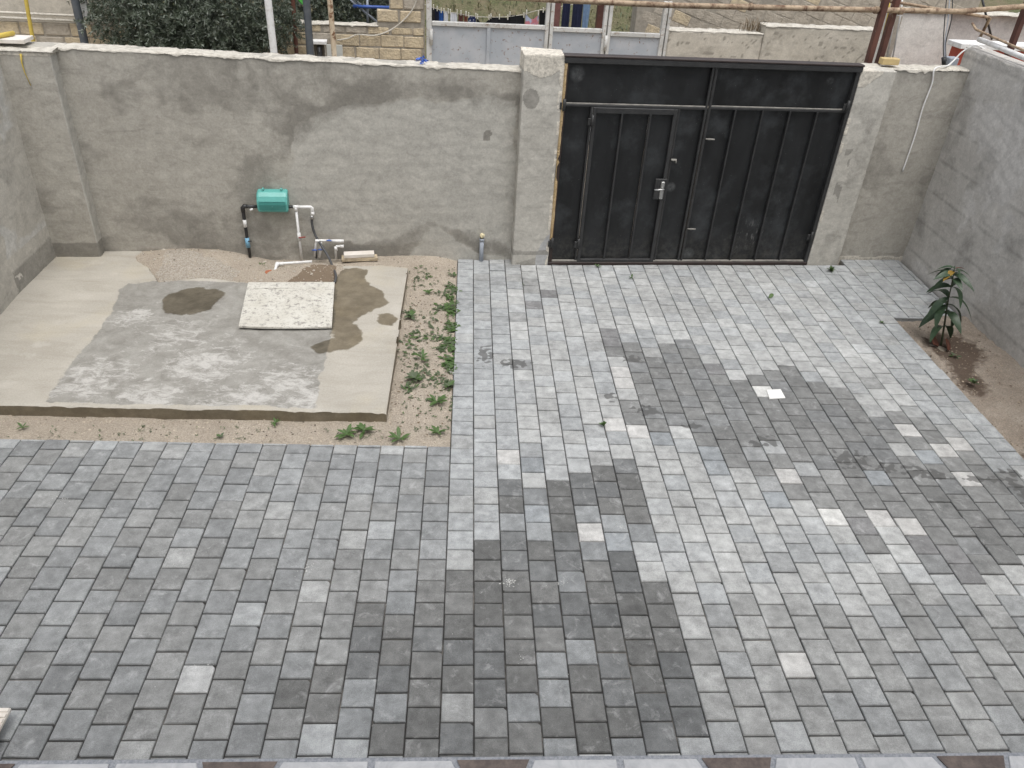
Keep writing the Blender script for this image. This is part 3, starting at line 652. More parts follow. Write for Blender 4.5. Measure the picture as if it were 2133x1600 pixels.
def soil_h(X, Y):
    z = -0.045 + 0.075*np.clip((X-5.45)/0.5, 0, 1) + (fbm(X*3, Y*3, 25)-0.5)*0.06 + (fbm(X*13, Y*13, 27)-0.5)*0.055
    z = z - 0.06*np.exp(-((X-PLANT[0])**2+(Y-PLANT[1])**2)/0.05) - 0.05*np.exp(-((X-5.5)**2+(Y-3.9)**2)/0.08)
    return np.where(X < 5.26, np.minimum(z, -0.05), z)
def soil_m(X, Y):
    d = np.exp(-((X-PLANT[0]-0.05)**2+((Y-PLANT[1]+0.15)*0.75)**2)/0.10) + 0.9*np.exp(-((X-5.5)**2+((Y-3.9))**2)/0.10)+0.7*np.exp(-((X-5.42)**2+((Y-5.2)*0.6)**2)/0.05)
    return (d*0, d, d*0)
soil = grid_region('planting_strip', 5.20, 6.12, 0.9, 6.60, 0.025, soil_h, soil_m, M_SOIL, None, None); tag(soil, kind='structure')

# ------------------------------------------------------------------ paving of square concrete setts
U = 0.2; LY = 0.2*1.00323; PH = -0.5475*0.2
PAVE_END_L, STEP_Y = 3.93, 1.068
bm = bmesh.new()
for (x0, x1, y0, y1) in ((-6.2, 0, STEP_Y-0.1, PAVE_END_L), (0.0, 5.21, STEP_Y-0.1, 8.05), (5.21, 6.08, 6.56, 8.25)):
    f = bm.faces.new([bm.verts.new(c) for c in ((x0, y0, -0.018), (x1, y0, -0.018), (x1, y1, -0.018), (x0, y1, -0.018))])
paving = bm_obj('paving', bm, M_BEDDING); tag(paving, kind='structure')
def clip(poly, a, b, c):                                         # keep a*x + b*y <= c
    out = []
    for i in range(len(poly)):
        p, q = poly[i], poly[(i+1) % len(poly)]; dp = a*p[0]+b*p[1]-c; dq = a*q[0]+b*q[1]-c
        if dp <= 0: out.append(p)
        if dp*dq < 0:
            t = dp/(dp-dq); out.append((p[0]+(q[0]-p[0])*t, p[1]+(q[1]-p[1])*t))
    return out
def area(p): return 0.5*abs(sum(p[i][0]*p[(i+1) % len(p)][1]-p[(i+1) % len(p)][0]*p[i][1] for i in range(len(p))))
def inset(poly, d):
    n = len(poly); L = []
    for i in range(n):
        p, q = poly[i], poly[(i+1) % n]; dx, dy = q[0]-p[0], q[1]-p[1]; l = math.hypot(dx, dy) or 1e-9; nx, ny = -dy/l, dx/l
        L.append((nx, ny, nx*p[0]+ny*p[1]+d))
    out = []
    for i in range(n):
        a, b = L[i-1], L[i]; det = a[0]*b[1]-a[1]*b[0]
        if abs(det) < 1e-6: out.append((poly[i][0]+b[0]*d, poly[i][1]+b[1]*d))
        else: out.append(((a[2]*b[1]-a[1]*b[2])/det, (a[0]*b[2]-a[2]*b[0])/det))
    return out
def paver_geo(poly, ch=0.0046, th=0.06):
    n = len(poly); top = inset(poly, ch); V = [(x, y, -th) for x, y in poly] + [(x, y, -ch*1.3) for x, y in poly] + [(x, y, 0.0) for x, y in top]
    F = [tuple(range(2*n, 3*n))]
    for i in range(n):
        j = (i+1) % n; F.append((i, j, n+j, n+i)); F.append((n+i, n+j, 2*n+j, 2*n+i))
    return V, F
gate_c = OX*EY[0]+OY*EY[1]
pv = []
for ci in range(-31, 31):
    xa, xb = ci*U, (ci+1)*U
    off = 0.0 if ci % 2 == 0 else 0.5
    for rj in range(4, 44):
        ya = PH + (rj+off)*LY; yb = ya+LY
        j = 0.0036 + random.uniform(-0.0006, 0.0006); jy = 0.0052 + random.uniform(-0.0008, 0.0008)
        rect = [(xa+j, ya+jy), (xb-j, ya+jy), (xb-j, yb-jy), (xa+j, yb-jy)]; full = area(rect)
        cx, cy = (xa+xb)/2, (ya+yb)/2
        poly = clip(rect, 0, -1, -STEP_Y)
        if xb <= 0.001: poly = clip(poly, 0, 1, PAVE_END_L) if poly else poly
        else:
            if xa > 5.15:
                poly = clip(poly, 0, -1, -6.565) if poly else poly
                poly = clip(poly, 1, 0, 6.055+0.0*cy) if poly else poly
            s, t = st(cx, cy)
            tl = -0.178 if 0.42 < s < 4.83 else -0.008
            poly = clip(poly, EY[0], EY[1], gate_c+tl) if poly else poly
        if not poly or len(poly) < 3 or area(poly) < 0.0008: continue
        pv.append((ci, rj, cx, cy, poly, area(poly) < full*0.999))
# tones, surveyed from the photograph: two bands of darker batch, pale field by the gate, mid grey field on the left
D1 = gp([(1268, 722), (1440, 716), (1480, 760), (1560, 790), (1650, 768), (1720, 800), (1800, 862), (1915, 866), (1990, 935), (2070, 985), (2160, 1000), (2200, 1140), (2050, 1222), (1960, 1208), (1880, 1120), (1780, 1125), (1700, 1060), (1600, 1060), (1520, 930), (1430, 898), (1335, 905), (1305, 880)], 0)
D2 = gp([(1170, 985), (1315, 965), (1350, 1080), (1375, 1180), (1405, 1260), (1430, 1400), (1450, 1600), (1000, 1610), (600, 1530), (640, 1430), (720, 1370), (760, 1250), (905, 1215), (985, 1160), (1035, 1050), (1100, 1005)], 0)
LEFT = gp([(-200, 915), (945, 930), (930, 1240), (740, 1270), (640, 1440), (600, 1640), (-400, 1640)], 0)
LRIGHT = gp([(1420, 1250), (1480, 1640), (2300, 1640), (2300, 1260), (2000, 1240)], 0)
SPECIAL = {}
def special(px, py, col):
    x, y = G(px, py); ci = math.floor(x/U); off = 0.0 if ci % 2 == 0 else 0.5; rj = math.floor((y-PH)/LY-off); SPECIAL[(ci, rj)] = col
for px, py in ((1060, 950), (1228, 1105), (1325, 895), (1600, 822), (1638, 990), (1735, 1072), (1885, 892), (1290, 875), (1940, 930), (1995, 925), (2000, 995), (1835, 1070), (1895, 1100), (1670, 1390), (1290, 795), (1300, 765)): special(px, py, (0.46, 0.455, 0.44))
for px, py in ((1735, 1072), (1600, 822)): special(px, py, (0.54, 0.54, 0.52))
for px, py in ((1270, 690), (1275, 712), (1115, 630), (1140, 612), (1490, 768), (1925, 1120), (1800, 1110), (2010, 1190), (1960, 1145)): special(px, py, (0.20, 0.20, 0.20))
for px, py in ((1130, 1085), (1380, 920), (1470, 940), (1490, 970), (1280, 1130), (1120, 980), (1950, 945), (1840, 1000), (1615, 1040)): special(px, py, (0.27, 0.287, 0.297))
special(410, 1413, (0.42, 0.425, 0.42))
def tone(ci, rj, x, y):
    if (ci, rj) in SPECIAL: k_ = random.uniform(0.95, 1.04); return tuple(c*k_ for c in SPECIAL[(ci, rj)])
    u = random.random(); h = random.random(); wx = x + random.uniform(-.10, .10); wy = y + random.uniform(-.10, .10)
    drift = 0.86 + 0.28*float(fbm(x*1.1, y*1.1, 401)) ; px_, py_ = np.array([wx]), np.array([wy])
    def hue(b, warm, cool, p): return (b*(0.982+warm), b, b*(0.985-1.2*warm)) if h < p else (b*(0.982-cool), b, b*(0.99+cool))
    if inpoly(px_, py_, D1)[0]:
        b = random.uniform(0.178, 0.232)
        if u < 0.10: b = random.uniform(0.27, 0.36)
        return hue(b*drift, 0.006, 0.008, 0.7)
    if inpoly(px_, py_, D2)[0]:
        b = random.uniform(0.124, 0.172)
        if u < 0.28: b = random.uniform(0.20, 0.29); return hue(b, 0.0, 0.022, 0.2)
        return hue(b*drift, 0.010, 0.012, 0.65)
    if inpoly(px_, py_, LEFT)[0]:
        k = np.clip((y-1.0)/2.9, 0, 1); b = random.uniform(0.192, 0.252)*(1.02+0.15*k)  # setts painted darker towards the house, standing in for its shade
        if u < 0.07: b *= 1.25
        return hue(b*(0.9+0.25*float(fbm(x*0.9, y*0.9, 77))), 0.003, 0.014, 0.45)
    if inpoly(px_, py_, LRIGHT)[0]:
        b = random.uniform(0.25, 0.33); return hue(b*drift, 0.006, 0.010, 0.65)
    b = random.uniform(0.338, 0.408)
    if x < 0.62 or x > 4.7 or u < 0.22: return hue(b*0.93, 0.0, 0.016, 0.2)
    if u > 0.96: b *= 0.74
    return hue(b*drift*1.03, 0.004, 0.008, 0.75)
PV_MESH = []
for v in range(12):                                               # a few shared sett meshes with slightly different chipped corners
    j = 0.0036+random.uniform(-.0005, .0005); jy = 0.0052+random.uniform(-.0007, .0007); poly = [(-U/2+j, -LY/2+jy), (U/2-j, -LY/2+jy), (U/2-j, LY/2-jy), (-U/2+j, LY/2-jy)]
    c = random.randrange(4); p = list(poly[c]); sx, sy = math.copysign(1, p[0]), math.copysign(1, p[1]); d = random.choice((0.002, 0.003, 0.004, 0.006, 0.009, 0.014, 0.02))
    cut = [(p[0]-sx*d, p[1]), (p[0], p[1]-sy*d)]
    if c in (0, 2): cut = [(p[0], p[1]-sy*d), (p[0]-sx*d, p[1])]
    poly = poly[:c]+cut+poly[c+1:]
    Vv, Ff = paver_geo(poly, random.uniform(0.0040, 0.0054)); me = bpy.data.meshes.new('paver'); me.from_pydata(Vv, [], Ff); me.update(); me.materials.append(M_PAVER); PV_MESH.append(me)
def vis(e):
    w, px, py = depth_px(e[2], e[3], 0); inside = -60 < px < 2193 and 0 < py < 1650
    return (0 if inside else 1, w - (0.0 if area(e[4]) > 0.02 else -1.2))
pv.sort(key=vis)
sv, sf, sc, sm = [], [], [], []; SPG = [G(p[0], p[1]) for p in SPL]
for k, (ci, rj, cx, cy, poly, cut) in enumerate(pv):
    col = tone(ci, rj, cx, cy); dz = random.gauss(0, 0.0016) - (0.005 if random.random() < .04 else 0); tx, ty = random.gauss(0, 0.008), random.gauss(0, 0.008); rz = random.gauss(0, 0.005)
    if k < 300:
        if cut:
            Vv, Ff = paver_geo([(x-cx, y-cy) for x, y in poly]); me = bpy.data.meshes.new('paver'); me.from_pydata(Vv, [], Ff); me.update(); me.materials.append(M_PAVER)
        else: me = random.choice(PV_MESH)
        o = bpy.data.objects.new('paver', me); C.objects.link(o); o.parent = paving
        o.location = (cx + random.gauss(0, 0.0007), cy + random.gauss(0, 0.0007), dz); o.rotation_euler = (tx, ty, rz if not cut else 0); o.color = (*col, 1)
    else:
        Vv, Ff = paver_geo(poly); b0 = len(sv)
        for (x, y, z) in Vv: sv.append((x, y, z+dz+ty*-(x-cx)+tx*(y-cy))); sc.extend((*col, 1))
        wetm = 1 if min(math.hypot(cx-a, cy-b) for a, b in SPG) < 0.42 else 0
        for f in Ff: sf.append(tuple(b0+i for i in f)); sm.append(wetm)
ps = mesh_obj('paver_field', sv, sf, M_PAVER_S, paving); tag(ps, kind='stuff'); ps.data.materials.append(M_PAVER_W); ps.data.polygons.foreach_set('material_index', sm)
at = ps.data.attributes.new('tone', 'FLOAT_COLOR', 'POINT'); at.data.foreach_set('color', np.array(sc, np.float32))

# ------------------------------------------------------------------ porch edge with crazy-cut tiles
k = NT('porch_grout'); M_GROUT = k.done(k.mix(k.ramp(k.noise(60, 4, 0.7), 0.4, 0.6), (0.20, 0.215, 0.24), (0.30, 0.31, 0.33)), 0.95, k.bump(k.noise(90, 3), 0.6, 0.004))
k = NT('white_stone_tile'); M_TILEW = k.done(k.mix(k.ramp(k.noise(7, 6, 0.7, 1.0, k.mapping((1, 1, 1), (0, 0, 0.7))), 0.4, 0.7), (0.47, 0.475, 0.485), (0.33, 0.34, 0.355)), 0.6, k.bump(k.noise(40, 4), 0.3, 0.004))
k = NT('brown_stone_tile'); M_TILEB = k.done(k.mix(k.ramp(k.noise(14, 6, 0.7), 0.4, 0.65), (0.075, 0.058, 0.052), (0.14, 0.11, 0.095)), 0.6, k.bump(k.noise(40, 4), 0.3, 0.004))
porch = xbox('porch', -7, 7, -1.79, 1.062, -0.08, 0.028, M_GROUT, None, 0.004); tag(porch, kind='structure')
def tile(poly, m, nm):
    Vv, Ff = paver_geo(poly, 0.003, 0.02); o = mesh_obj(nm, [(x, y, z+0.037) for x, y, z in Vv], Ff, m); keep(o, porch); return o
for r in range(4):                                               # rows going back under the camera
    y1 = 1.034 - r*0.44; y0 = y1-0.42
    per = 1.40; base = 0.108 - (per/2 if r % 2 else 0)
    for q in range(-5, 6):
        bx = base + q*per
        tile([(bx+0.215, y0), (bx+0.4, y1), (bx, y1), (bx+0.185, y0)][::-1], M_TILEB, 'brown_tile')
        tile([(bx+0.25, y0), (bx+0.90, y0), (bx+0.90, y1), (bx+0.435, y1)], M_TILEW, 'white_tile')
        tile([(bx+0.94, y0), (bx+per+0.15, y0), (bx+per-0.035, y1), (bx+0.94, y1)], M_TILEW, 'white_tile')
# the house the yard belongs to, behind the viewpoint
hs = empty('house', (0, -1.8, 0)); tag(hs, 'pale rendered house front rising behind the tiled porch', 'house')
xbox('facade', -7.5, 7.5, -2.4, -1.8, -0.1, 6.2, M_FARWH, hs, 0.01)
xbox('roof_eave', -7.8, 7.8, -4.2, -1.65, 6.2, 6.35, M_MORTAR, hs, 0.01)

# ================================================================== OBJECTS IN THE YARD
# ------------------------------------------------------------------ black sheet-metal gate with wicket door
gate = empty('metal_gate', W(2.6, -0.13, 0)); tag(gate, 'black sheet metal double gate with a wicket door and vertical ribs', 'gate')
S0, S1 = 0.858, 4.372
wbox('frame_post', S0, S0+0.045, -0.16, -0.09, 0.0, 2.47, M_PRIMER, gate)
wbox('frame_post', S1-0.045, S1, -0.16, -0.09, 0.0, 2.47, M_GFRAME, gate)
wbox('top_beam', S0-0.012, S1+0.012, -0.175, -0.06, 2.445, 2.505, M_GFRAME, gate, 0.006)
wbox('beam_cap', S0-0.02, S1+0.02, -0.18, -0.05, 2.507, 2.53, M_PRIMER, gate, 0.006)
wbox('threshold', S0, S1, -0.17, -0.06, -0.02, 0.035, M_PRIMER, gate, 0.004)
wbox('threshold_flat', S0+0.05, S1-0.05, -0.150, -0.118, 0.037, 0.052, M_GRAIL, gate, 0.002)
def dented(name, s0, s1, z0, z1, t, parent, seed):
    nx = max(4, int((s1-s0)/0.03)); nz = max(4, int((z1-z0)/0.05)); V = []; F = []
    for j in range(nz+1):
        for i in range(nx+1):
            s = s0+(s1-s0)*i/nx; z = z0+(z1-z0)*j/nz
            b = math.sin(math.pi*i/nx)*math.sin(math.pi*min(1, max(0, j/nz)))
            V.append(W(s, t + 0.010*b*(float(fbm(s*2.5, z*1.8, seed))-0.35), z))
    n = nx+1
    for j in range(nz):
        for i in range(nx): k = j*n+i; F.append((k, k+1, k+n+1, k+n))
    nb = len(V); V += [v + Vector((EY[0]*0.003, EY[1]*0.003, 0)) for v in V]; F += [tuple(nb+i for i in f)[::-1] for f in F]
    o = mesh_obj(name, V, F, M_GATE, smooth=True); keep(o, parent); return o
leafL = wbox('gate_leaf', 0.905, 2.60, -0.150, -0.122, 1.972, 2.000, M_GFRAME, gate); leafL['label'] = 'left leaf carrying the wicket door'
leafR = wbox('gate_leaf', 2.612, 4.325, -0.150, -0.122, 1.980, 2.008, M_GFRAME, gate); leafR['label'] = 'right leaf of five ribbed panels'
def sub(o, p): keep(o, p); return o
for leaf, a, b, z in ((leafL, 0.905, 2.59, 2.0025), (leafR, 2.622, 4.325, 2.0105)):
    o = wbox('dusty_ledge', a, b, -0.149, -0.124, z, z+0.010, M_GRAIL, None, 0.002); o.parent = leaf; o.matrix_parent_inverse = leaf.matrix_world.inverted()
def leafpart(o, leaf):
    o.parent = leaf; o.matrix_parent_inverse = Matrix.Translation(leaf.parent.location).inverted() @ Matrix.Identity(4); return o
def part2(o, leaf):                                              # world-space mesh under a part that itself sits in world coordinates
    o.parent = leaf; o.matrix_parent_inverse = Matrix.Identity(4); return o
for o in list(leafL.children)+list(leafR.children): part2(o, o.parent)
for leaf, ps_ in ((leafL, ((0.905, 2.59, 2.003, 2.44), (0.905, 1.225, 0.055, 1.97), (2.262, 2.59, 0.055, 1.97))),
                  (leafR, ((2.622, 4.325, 2.012, 2.44), (2.622, 2.94, 0.055, 1.978), (2.96, 3.28, 0.055, 1.978), (3.30, 3.622, 0.055, 1.978), (3.642, 3.965, 0.055, 1.978), (3.985, 4.325, 0.055, 1.978)))):
    for i, (a, b, z0, z1) in enumerate(ps_):
        o = dented('panel', a-0.009, b+0.009, z0-0.008, z1+0.004, -0.100-0.0006*i, gate, 100+i*7+(50 if leaf is leafR else 0)); part2(o, leaf)
for s in (2.95, 3.29, 3.632, 3.975):
    o = wbox('rib', s-0.009, s+0.009, -0.152, -0.104, 0.056, 1.979, M_GFRAME, gate, 0.002); part2(o, leafR)
for leaf, s in ((leafL, 2.585), (leafR, 2.628)):
    o = wbox('meeting_stile', s-0.013, s+0.013, -0.152, -0.116, 0.054, 2.443, M_GFRAME, gate, 0.003); part2(o, leaf)
o = wbox('wicket_jamb', 1.205, 1.228, -0.147, -0.117, 0.054, 1.971, M_GFRAME, gate, 0.003); part2(o, leafL)
o = wbox('wicket_jamb', 2.252, 2.274, -0.147, -0.117, 0.054, 1.971, M_GFRAME, gate, 0.003); part2(o, leafL)
wk = wbox('wicket_door', 1.235, 1.275, -0.158, -0.119, 0.03, 1.969, M_GFRAME, gate, 0.003); wk['label'] = 'wicket door with steel lever handle'
for nm, a, b, z0, z1 in (('stile', 2.200, 2.245, 0.03, 1.969), ('door_rail', 1.2755, 2.1995, 1.905, 1.968), ('door_rail', 1.2755, 2.1995, 0.031, 0.075), ('rib', 1.575, 1.597, 0.0755, 1.9045), ('rib', 1.915, 1.937, 0.0755, 1.9045)):
    part2(wbox(nm, a, b, -0.1575, -0.1195, z0, z1, M_GFRAME, gate, 0.003), wk)
for i, (a, b) in enumerate(((1.268, 1.58), (1.59, 1.92), (1.93, 2.206))): part2(dented('panel', a, b, 0.06, 1.92, -0.104-0.0005*i, gate, 300+i*9), wk)
part2(wbox('lock_box', 2.105, 2.246, -0.175, -0.1585, 0.885, 1.145, M_GFRAME, gate, 0.004), wk)
part2(wbox('lock_plate', 2.175, 2.222, -0.186, -0.1755, 0.895, 1.115, M_STEEL, gate, 0.008), wk)
part2(tube('lever_handle', [W(2.205, -0.186, 1.03), W(2.205, -0.225, 1.03), W(2.19, -0.232, 1.03), W(2.085, -0.232, 1.028)], 0.011, M_STEEL, gate, 8), wk)
for s, z in ((1.232, 1.82), (1.225, 0.29), (4.315, 2.06), (4.32, 0.40), (0.885, 1.99), (0.887, 0.30)):
    h = tube('hinge', [W(s, -0.182, z-0.06), W(s, -0.182, z-0.002), W(s, -0.182, z+0.002), W(s, -0.182, z+0.07)], 0.018, M_GFRAME, gate, 8)
    part2(wbox('hinge_plate', s-0.05, s+0.02, -0.176, -0.162, z-0.05, z+0.03, M_GFRAME, gate, 0.003), h)
for s, z in ((2.64, 1.64), (2.62, 0.50)):
    b_ = tube('latch_bolt', [W(s, -0.168, z), W(s+0.11, -0.168, z-0.004)], 0.009, M_GRAIL, gate, 8)
    part2(wbox('bolt_keeper', s+0.03, s+0.06, -0.178, -0.153, z-0.016, z-0.008, M_GFRAME, gate, 0.002), b_)
tube('padlock_hook', [W(2.262, -0.158, 1.385), W(2.262, -0.185, 1.385), W(2.31, -0.185, 1.385), W(2.316, -0.185, 1.35)], 0.011, M_GRAIL, gate, 8)
# foam filler between frame and pillar
bm = bmesh.new()
zz = np.linspace(0.35, 2.44, 46); wv = 0.016+0.016*fbm(zz*6, zz*0, 5); wv = np.where(fbm(zz*3, zz*0+7, 9) < 0.36, 0.004, wv)
for a_, b_ in ((0, 46),):
    ring = []
    for i in range(a_, b_):
        z = float(zz[i]); w_ = float(wv[i]); d_ = 0.006+0.012*float(fbm(z*11, 3, 8))
        ring.append([bm.verts.new(W(0.857-w_*0.35, -0.158, z)), bm.verts.new(W(0.862, -0.166-d_, z)), bm.verts.new(W(0.862+w_, -0.163-d_*0.4, z)), bm.verts.new(W(0.862+w_*1.1, -0.150, z))])
    for A, B in zip(ring[:-1], ring[1:]):
        for q in range(3): bm.faces.new((A[q], A[q+1], B[q+1], B[q]))
keep(bm_obj('foam_filler', bm, M_FOAM), gate)

# ------------------------------------------------------------------ water meter box and pipes
tb = -0.10
mb = empty('meter_box', WQ(568, 440, -0.05)); tag(mb, 'teal plastic water meter box on the plaster wall', 'meter box')
sA, zA = Q(534, 402, -0.09); sB, zB = Q(602, 440, -0.09)
def extr(name, prof, s0, s1, m, parent, inset_=0.02):
    bm = bmesh.new(); rings = []
    for s, k in ((s0, 0.86), (s0+inset_*0.5, 0.97), (s0+inset_, 1.0), (s1-inset_, 1.0), (s1-inset_*0.5, 0.97), (s1, 0.86)):
        ct = sum(p[0] for p in prof)/len(prof); cz = sum(p[1] for p in prof)/len(prof)
        rings.append([bm.verts.new(W(s, ct+(t-ct)*k if t < -0.01 else t, cz+(z-cz)*k)) for t, z in prof])
    n = len(prof)
    for A, B in zip(rings[:-1], rings[1:]):
        for q in range(n): bm.faces.new((A[q], A[(q+1) % n], B[(q+1) % n], B[q]))
    bm.faces.new(rings[0][::-1]); bm.faces.new(rings[-1]); bmesh.ops.recalc_face_normals(bm, faces=bm.faces)
    o = bm_obj(name, bm, m, smooth=False); keep(o, parent); return o
h = zB - zA
prof = [(-0.002, zB-0.005), (-0.13, zB), (-0.155, zB-0.20*h), (-0.165, zB-0.5*h), (-0.158, zA+0.14), (-0.14, zA+0.05), (-0.11, zA+0.015), (-0.06, zA), (-0.002, zA)]
prof = [(-0.002, zB), (-0.125, zB), (-0.148, zB+0.02), (-0.155, zB+0.10), (-0.150, zB+0.135), (-0.125, zB+0.19), (-0.085, zB+0.225), (-0.03, zB+0.24), (-0.002, zB+0.24)]
body = extr('box_body', prof, sA, sB, M_TEAL, mb)
pf = [(-0.149, zB+0.035), (-0.1515, zB+0.03), (-0.1615, zB+0.10), (-0.1575, zB+0.132), (-0.153, zB+0.128)]
extr('box_door', pf, sA+0.022, sB-0.022, M_TEALD, mb, 0.03)
pl = [(-0.150, zB+0.139), (-0.1555, zB+0.138), (-0.131, zB+0.192), (-0.090, zB+0.229), (-0.084, zB+0.226), (-0.124, zB+0.19)]
extr('box_lid', pl, sA+0.018, sB-0.018, M_TEAL, mb, 0.02)
for s in (sA+0.07, sB-0.07): wbox('lid_hinge', s-0.012, s+0.012, -0.06, -0.02, zB+0.232, zB+0.262, M_TEAL, mb, 0.004)
wbox('door_latch', (sA+sB)/2-0.008, (sA+sB)/2+0.008, -0.170, -0.160, zB+0.072, zB+0.086, M_TEALD, mb, 0.002)
tp = -0.07
bp = empty('supply_pipe', WQ(525, 552, tp)); tag(bp, 'black plastic supply pipe rising to the teal box', 'pipe')
P1 = WQ(505, 430, tp); s_, z_ = Q(505, 430, tp); sb_, zb_ = Q(524, 552, tp)
tube('pipe_run', [W(sA+0.03, tp, z_), W(s_+0.02, tp, z_), W(s_, tp, z_-0.02), W(s_+0.003, tp, 0.3), W(sb_, tp, -0.08)], 0.019, M_BLACKPVC, bp)
tube('elbow', [W(s_+0.06, tp, z_), W(s_+0.018, tp, z_), W(s_, tp, z_-0.018), W(s_, tp, z_-0.06)], 0.025, M_BLACKPVC, bp)
for zc, m_, r_, l_ in ((Q(507, 465, tp)[1], M_WHITEPVC, 0.021, 0.045), (Q(515, 505, tp)[1], M_LBLUE, 0.027, 0.06)):
    c_ = tube('valve', [W(s_+0.002, tp-0.006, zc-l_), W(s_+0.002, tp-0.006, zc+l_)], r_, m_, bp)
tube('valve_handle', [W(s_+0.0, tp-0.02, Q(515, 505, tp)[1]+0.02), W(s_+0.055, tp-0.03, Q(515, 505, tp)[1]+0.03)], 0.008, M_BLACKPVC, bp, 6)
tube('pipe_clip', [W(s_+0.085, tp-0.025, z_-0.035), W(s_+0.12, tp-0.025, z_-0.022)], 0.013, M_WHITEPVC, bp, 8)
wp = empty('water_pipe', WQ(631, 540, tp)); tag(wp, 'white plastic pipe with red lever leaving the teal box', 'pipe')
sT, zT = Q(616, 431, tp); sE, zE = Q(650, 431, tp)
tube('pipe_stub', [W(sB-0.04, tp, zT), W(sT-0.02, tp, zT)], 0.018, M_BLACKPVC, wp)
tube('pipe_run', [W(sT-0.025, tp, zT), W(sE-0.012, tp, zT), W(sE, tp, zT-0.012), W(sE, tp, Q(650, 449, tp)[1])], 0.017, M_WHITEPVC, wp)
tube('pipe_run', [W(sT, tp, zT), W(sT+0.004, tp, 0.3), W(sT+0.012, tp, -0.02)], 0.0155, M_WHITEPVC, wp)
for s, z0, z1 in ((sT, zT-0.05, zT+0.0), (sE, zT-0.10, zT-0.06), (sT+0.004, Q(622, 493, tp)[1]-0.05, Q(622, 493, tp)[1]+0.05)): tube('coupling', [W(s, tp, z0), W(s, tp, z1)], 0.022, M_WHITEPVC, wp)
tube('coupling', [W(sT-0.03, tp, zT), W(sT+0.03, tp, zT)], 0.0215, M_WHITEPVC, wp)
zv = Q(622, 493, tp)[1]
tube('lever', [W(sT+0.004, tp-0.03, zv), W(sT+0.02, tp-0.036, zv), W(sT+0.085, tp-0.036, zv+0.012)], 0.008, M_RED, wp, 6)
gl = empty('ground_pipe', (*G(577, 549, .05), 0)); tag(gl, 'white plastic elbow pipe lying on the sand by the meter box', 'pipe')
a, b, c = G(650, 545, .09), G(578, 550, .07), G(570, 572, .05)
tube('pipe_run', [(*a, .09), (b[0]+.03, b[1], .075), (*b, .07), (b[0]-0.004, b[1]-0.03, .07), (*c, .045)], 0.017, M_WHITEPVC, gl)
tube('elbow', [(b[0]+.07, b[1]+.003, .075), (b[0]+.02, b[1], .072), (*b, .07), (b[0]-0.004, b[1]-0.05, .068)], 0.0225, M_WHITEPVC, gl)
hose = tube('hose', spline([WQ(650, 452, tp), WQ(650, 466, tp), WQ(656, 488, tp-.02), WQ(670, 512, tp-.08), WQ(684, 535, tp-.2), WQ(694, 558, -.45), W(*[*st(*G(700, 577, .12))], .13), W(*st(*G(697, 590, .11)), .118)], 7), 0.0155, M_HOSE)
tag(hose, 'dark rubber hose drooping from the white pipe to the slab', 'hose')
cu = tube('hose_cuff', [WQ(649.5, 449, tp), WQ(650, 456, tp)], 0.02, M_STEEL); keep(cu, wp)
mf = empty('tap_manifold', WQ(690, 530, -0.1)); tag(mf, 'small white tap manifold with blue handles in the sand pile', 'pipe')
def mp(px, py, t=-0.12): return WQ(px, py, t)
for pts in ([(656, 534), (658, 508), (660, 502), (666, 501), (714, 502)], [(669, 504), (668, 520), (665, 536)], [(714, 513), (701, 513), (699, 516), (700, 540)]):
    tube('pipe_run', [mp(*p) for p in pts], 0.0145, M_WHITEPVC, mf)
for a, b in (((690, 502), (716, 502)), ((657, 502), (664, 501)), ((708, 513), (716, 513)), ((699, 514), (700, 522))): tube('coupling', [mp(*a), mp(*b)], 0.0205, M_WHITEPVC, mf)
for px, py in ((686, 500), (668, 519), (656, 520)):
    p = mp(px, py); t_ = tube('tap_handle', [p + Vector((-0.03, -0.03, 0.005)), p + Vector((0.03, -0.03, 0.005))], 0.008, M_BLUE, mf, 6)
    part2(tube('tap_stem', [p + Vector((0, 0, 0)), p + Vector((0, -0.03, 0.012))], 0.008, M_BLUE, mf, 6), t_)
tube('pipe_run', [mp(658, 522), mp(659, 538)], 0.013, M_BLACKPVC, mf)
vp = empty('vent_pipe', W(0.016, -0.05, 0)); tag(vp, 'grey plastic drain pipe stub with foam plug by the gate pillar', 'pipe')
s_, z_ = Q(1004, 497, -0.05)
tube('pipe_run', [W(s_, -0.045, -0.05), W(s_, -0.045, z_)], 0.027, M_GREYPVC, vp, 14)
tube('collar', [W(s_, -0.045, z_-0.035), W(s_, -0.045, z_)], 0.031, M_GREYPVC, vp, 14)
bm = bmesh.new(); bmesh.ops.create_icosphere(bm, subdivisions=2, radius=0.03)
for v in bm.verts: v.co = W(s_, -0.045, z_+0.035) + Vector((v.co.x*0.95, v.co.y*0.9, v.co.z*1.15))*(0.85+0.4*random.random())
keep(bm_obj('foam_plug', bm, simple('cream_foam', (0.72, 0.66, 0.45), (0.6, 0.52, 0.32), 30, 0.9, 0.6)), vp)
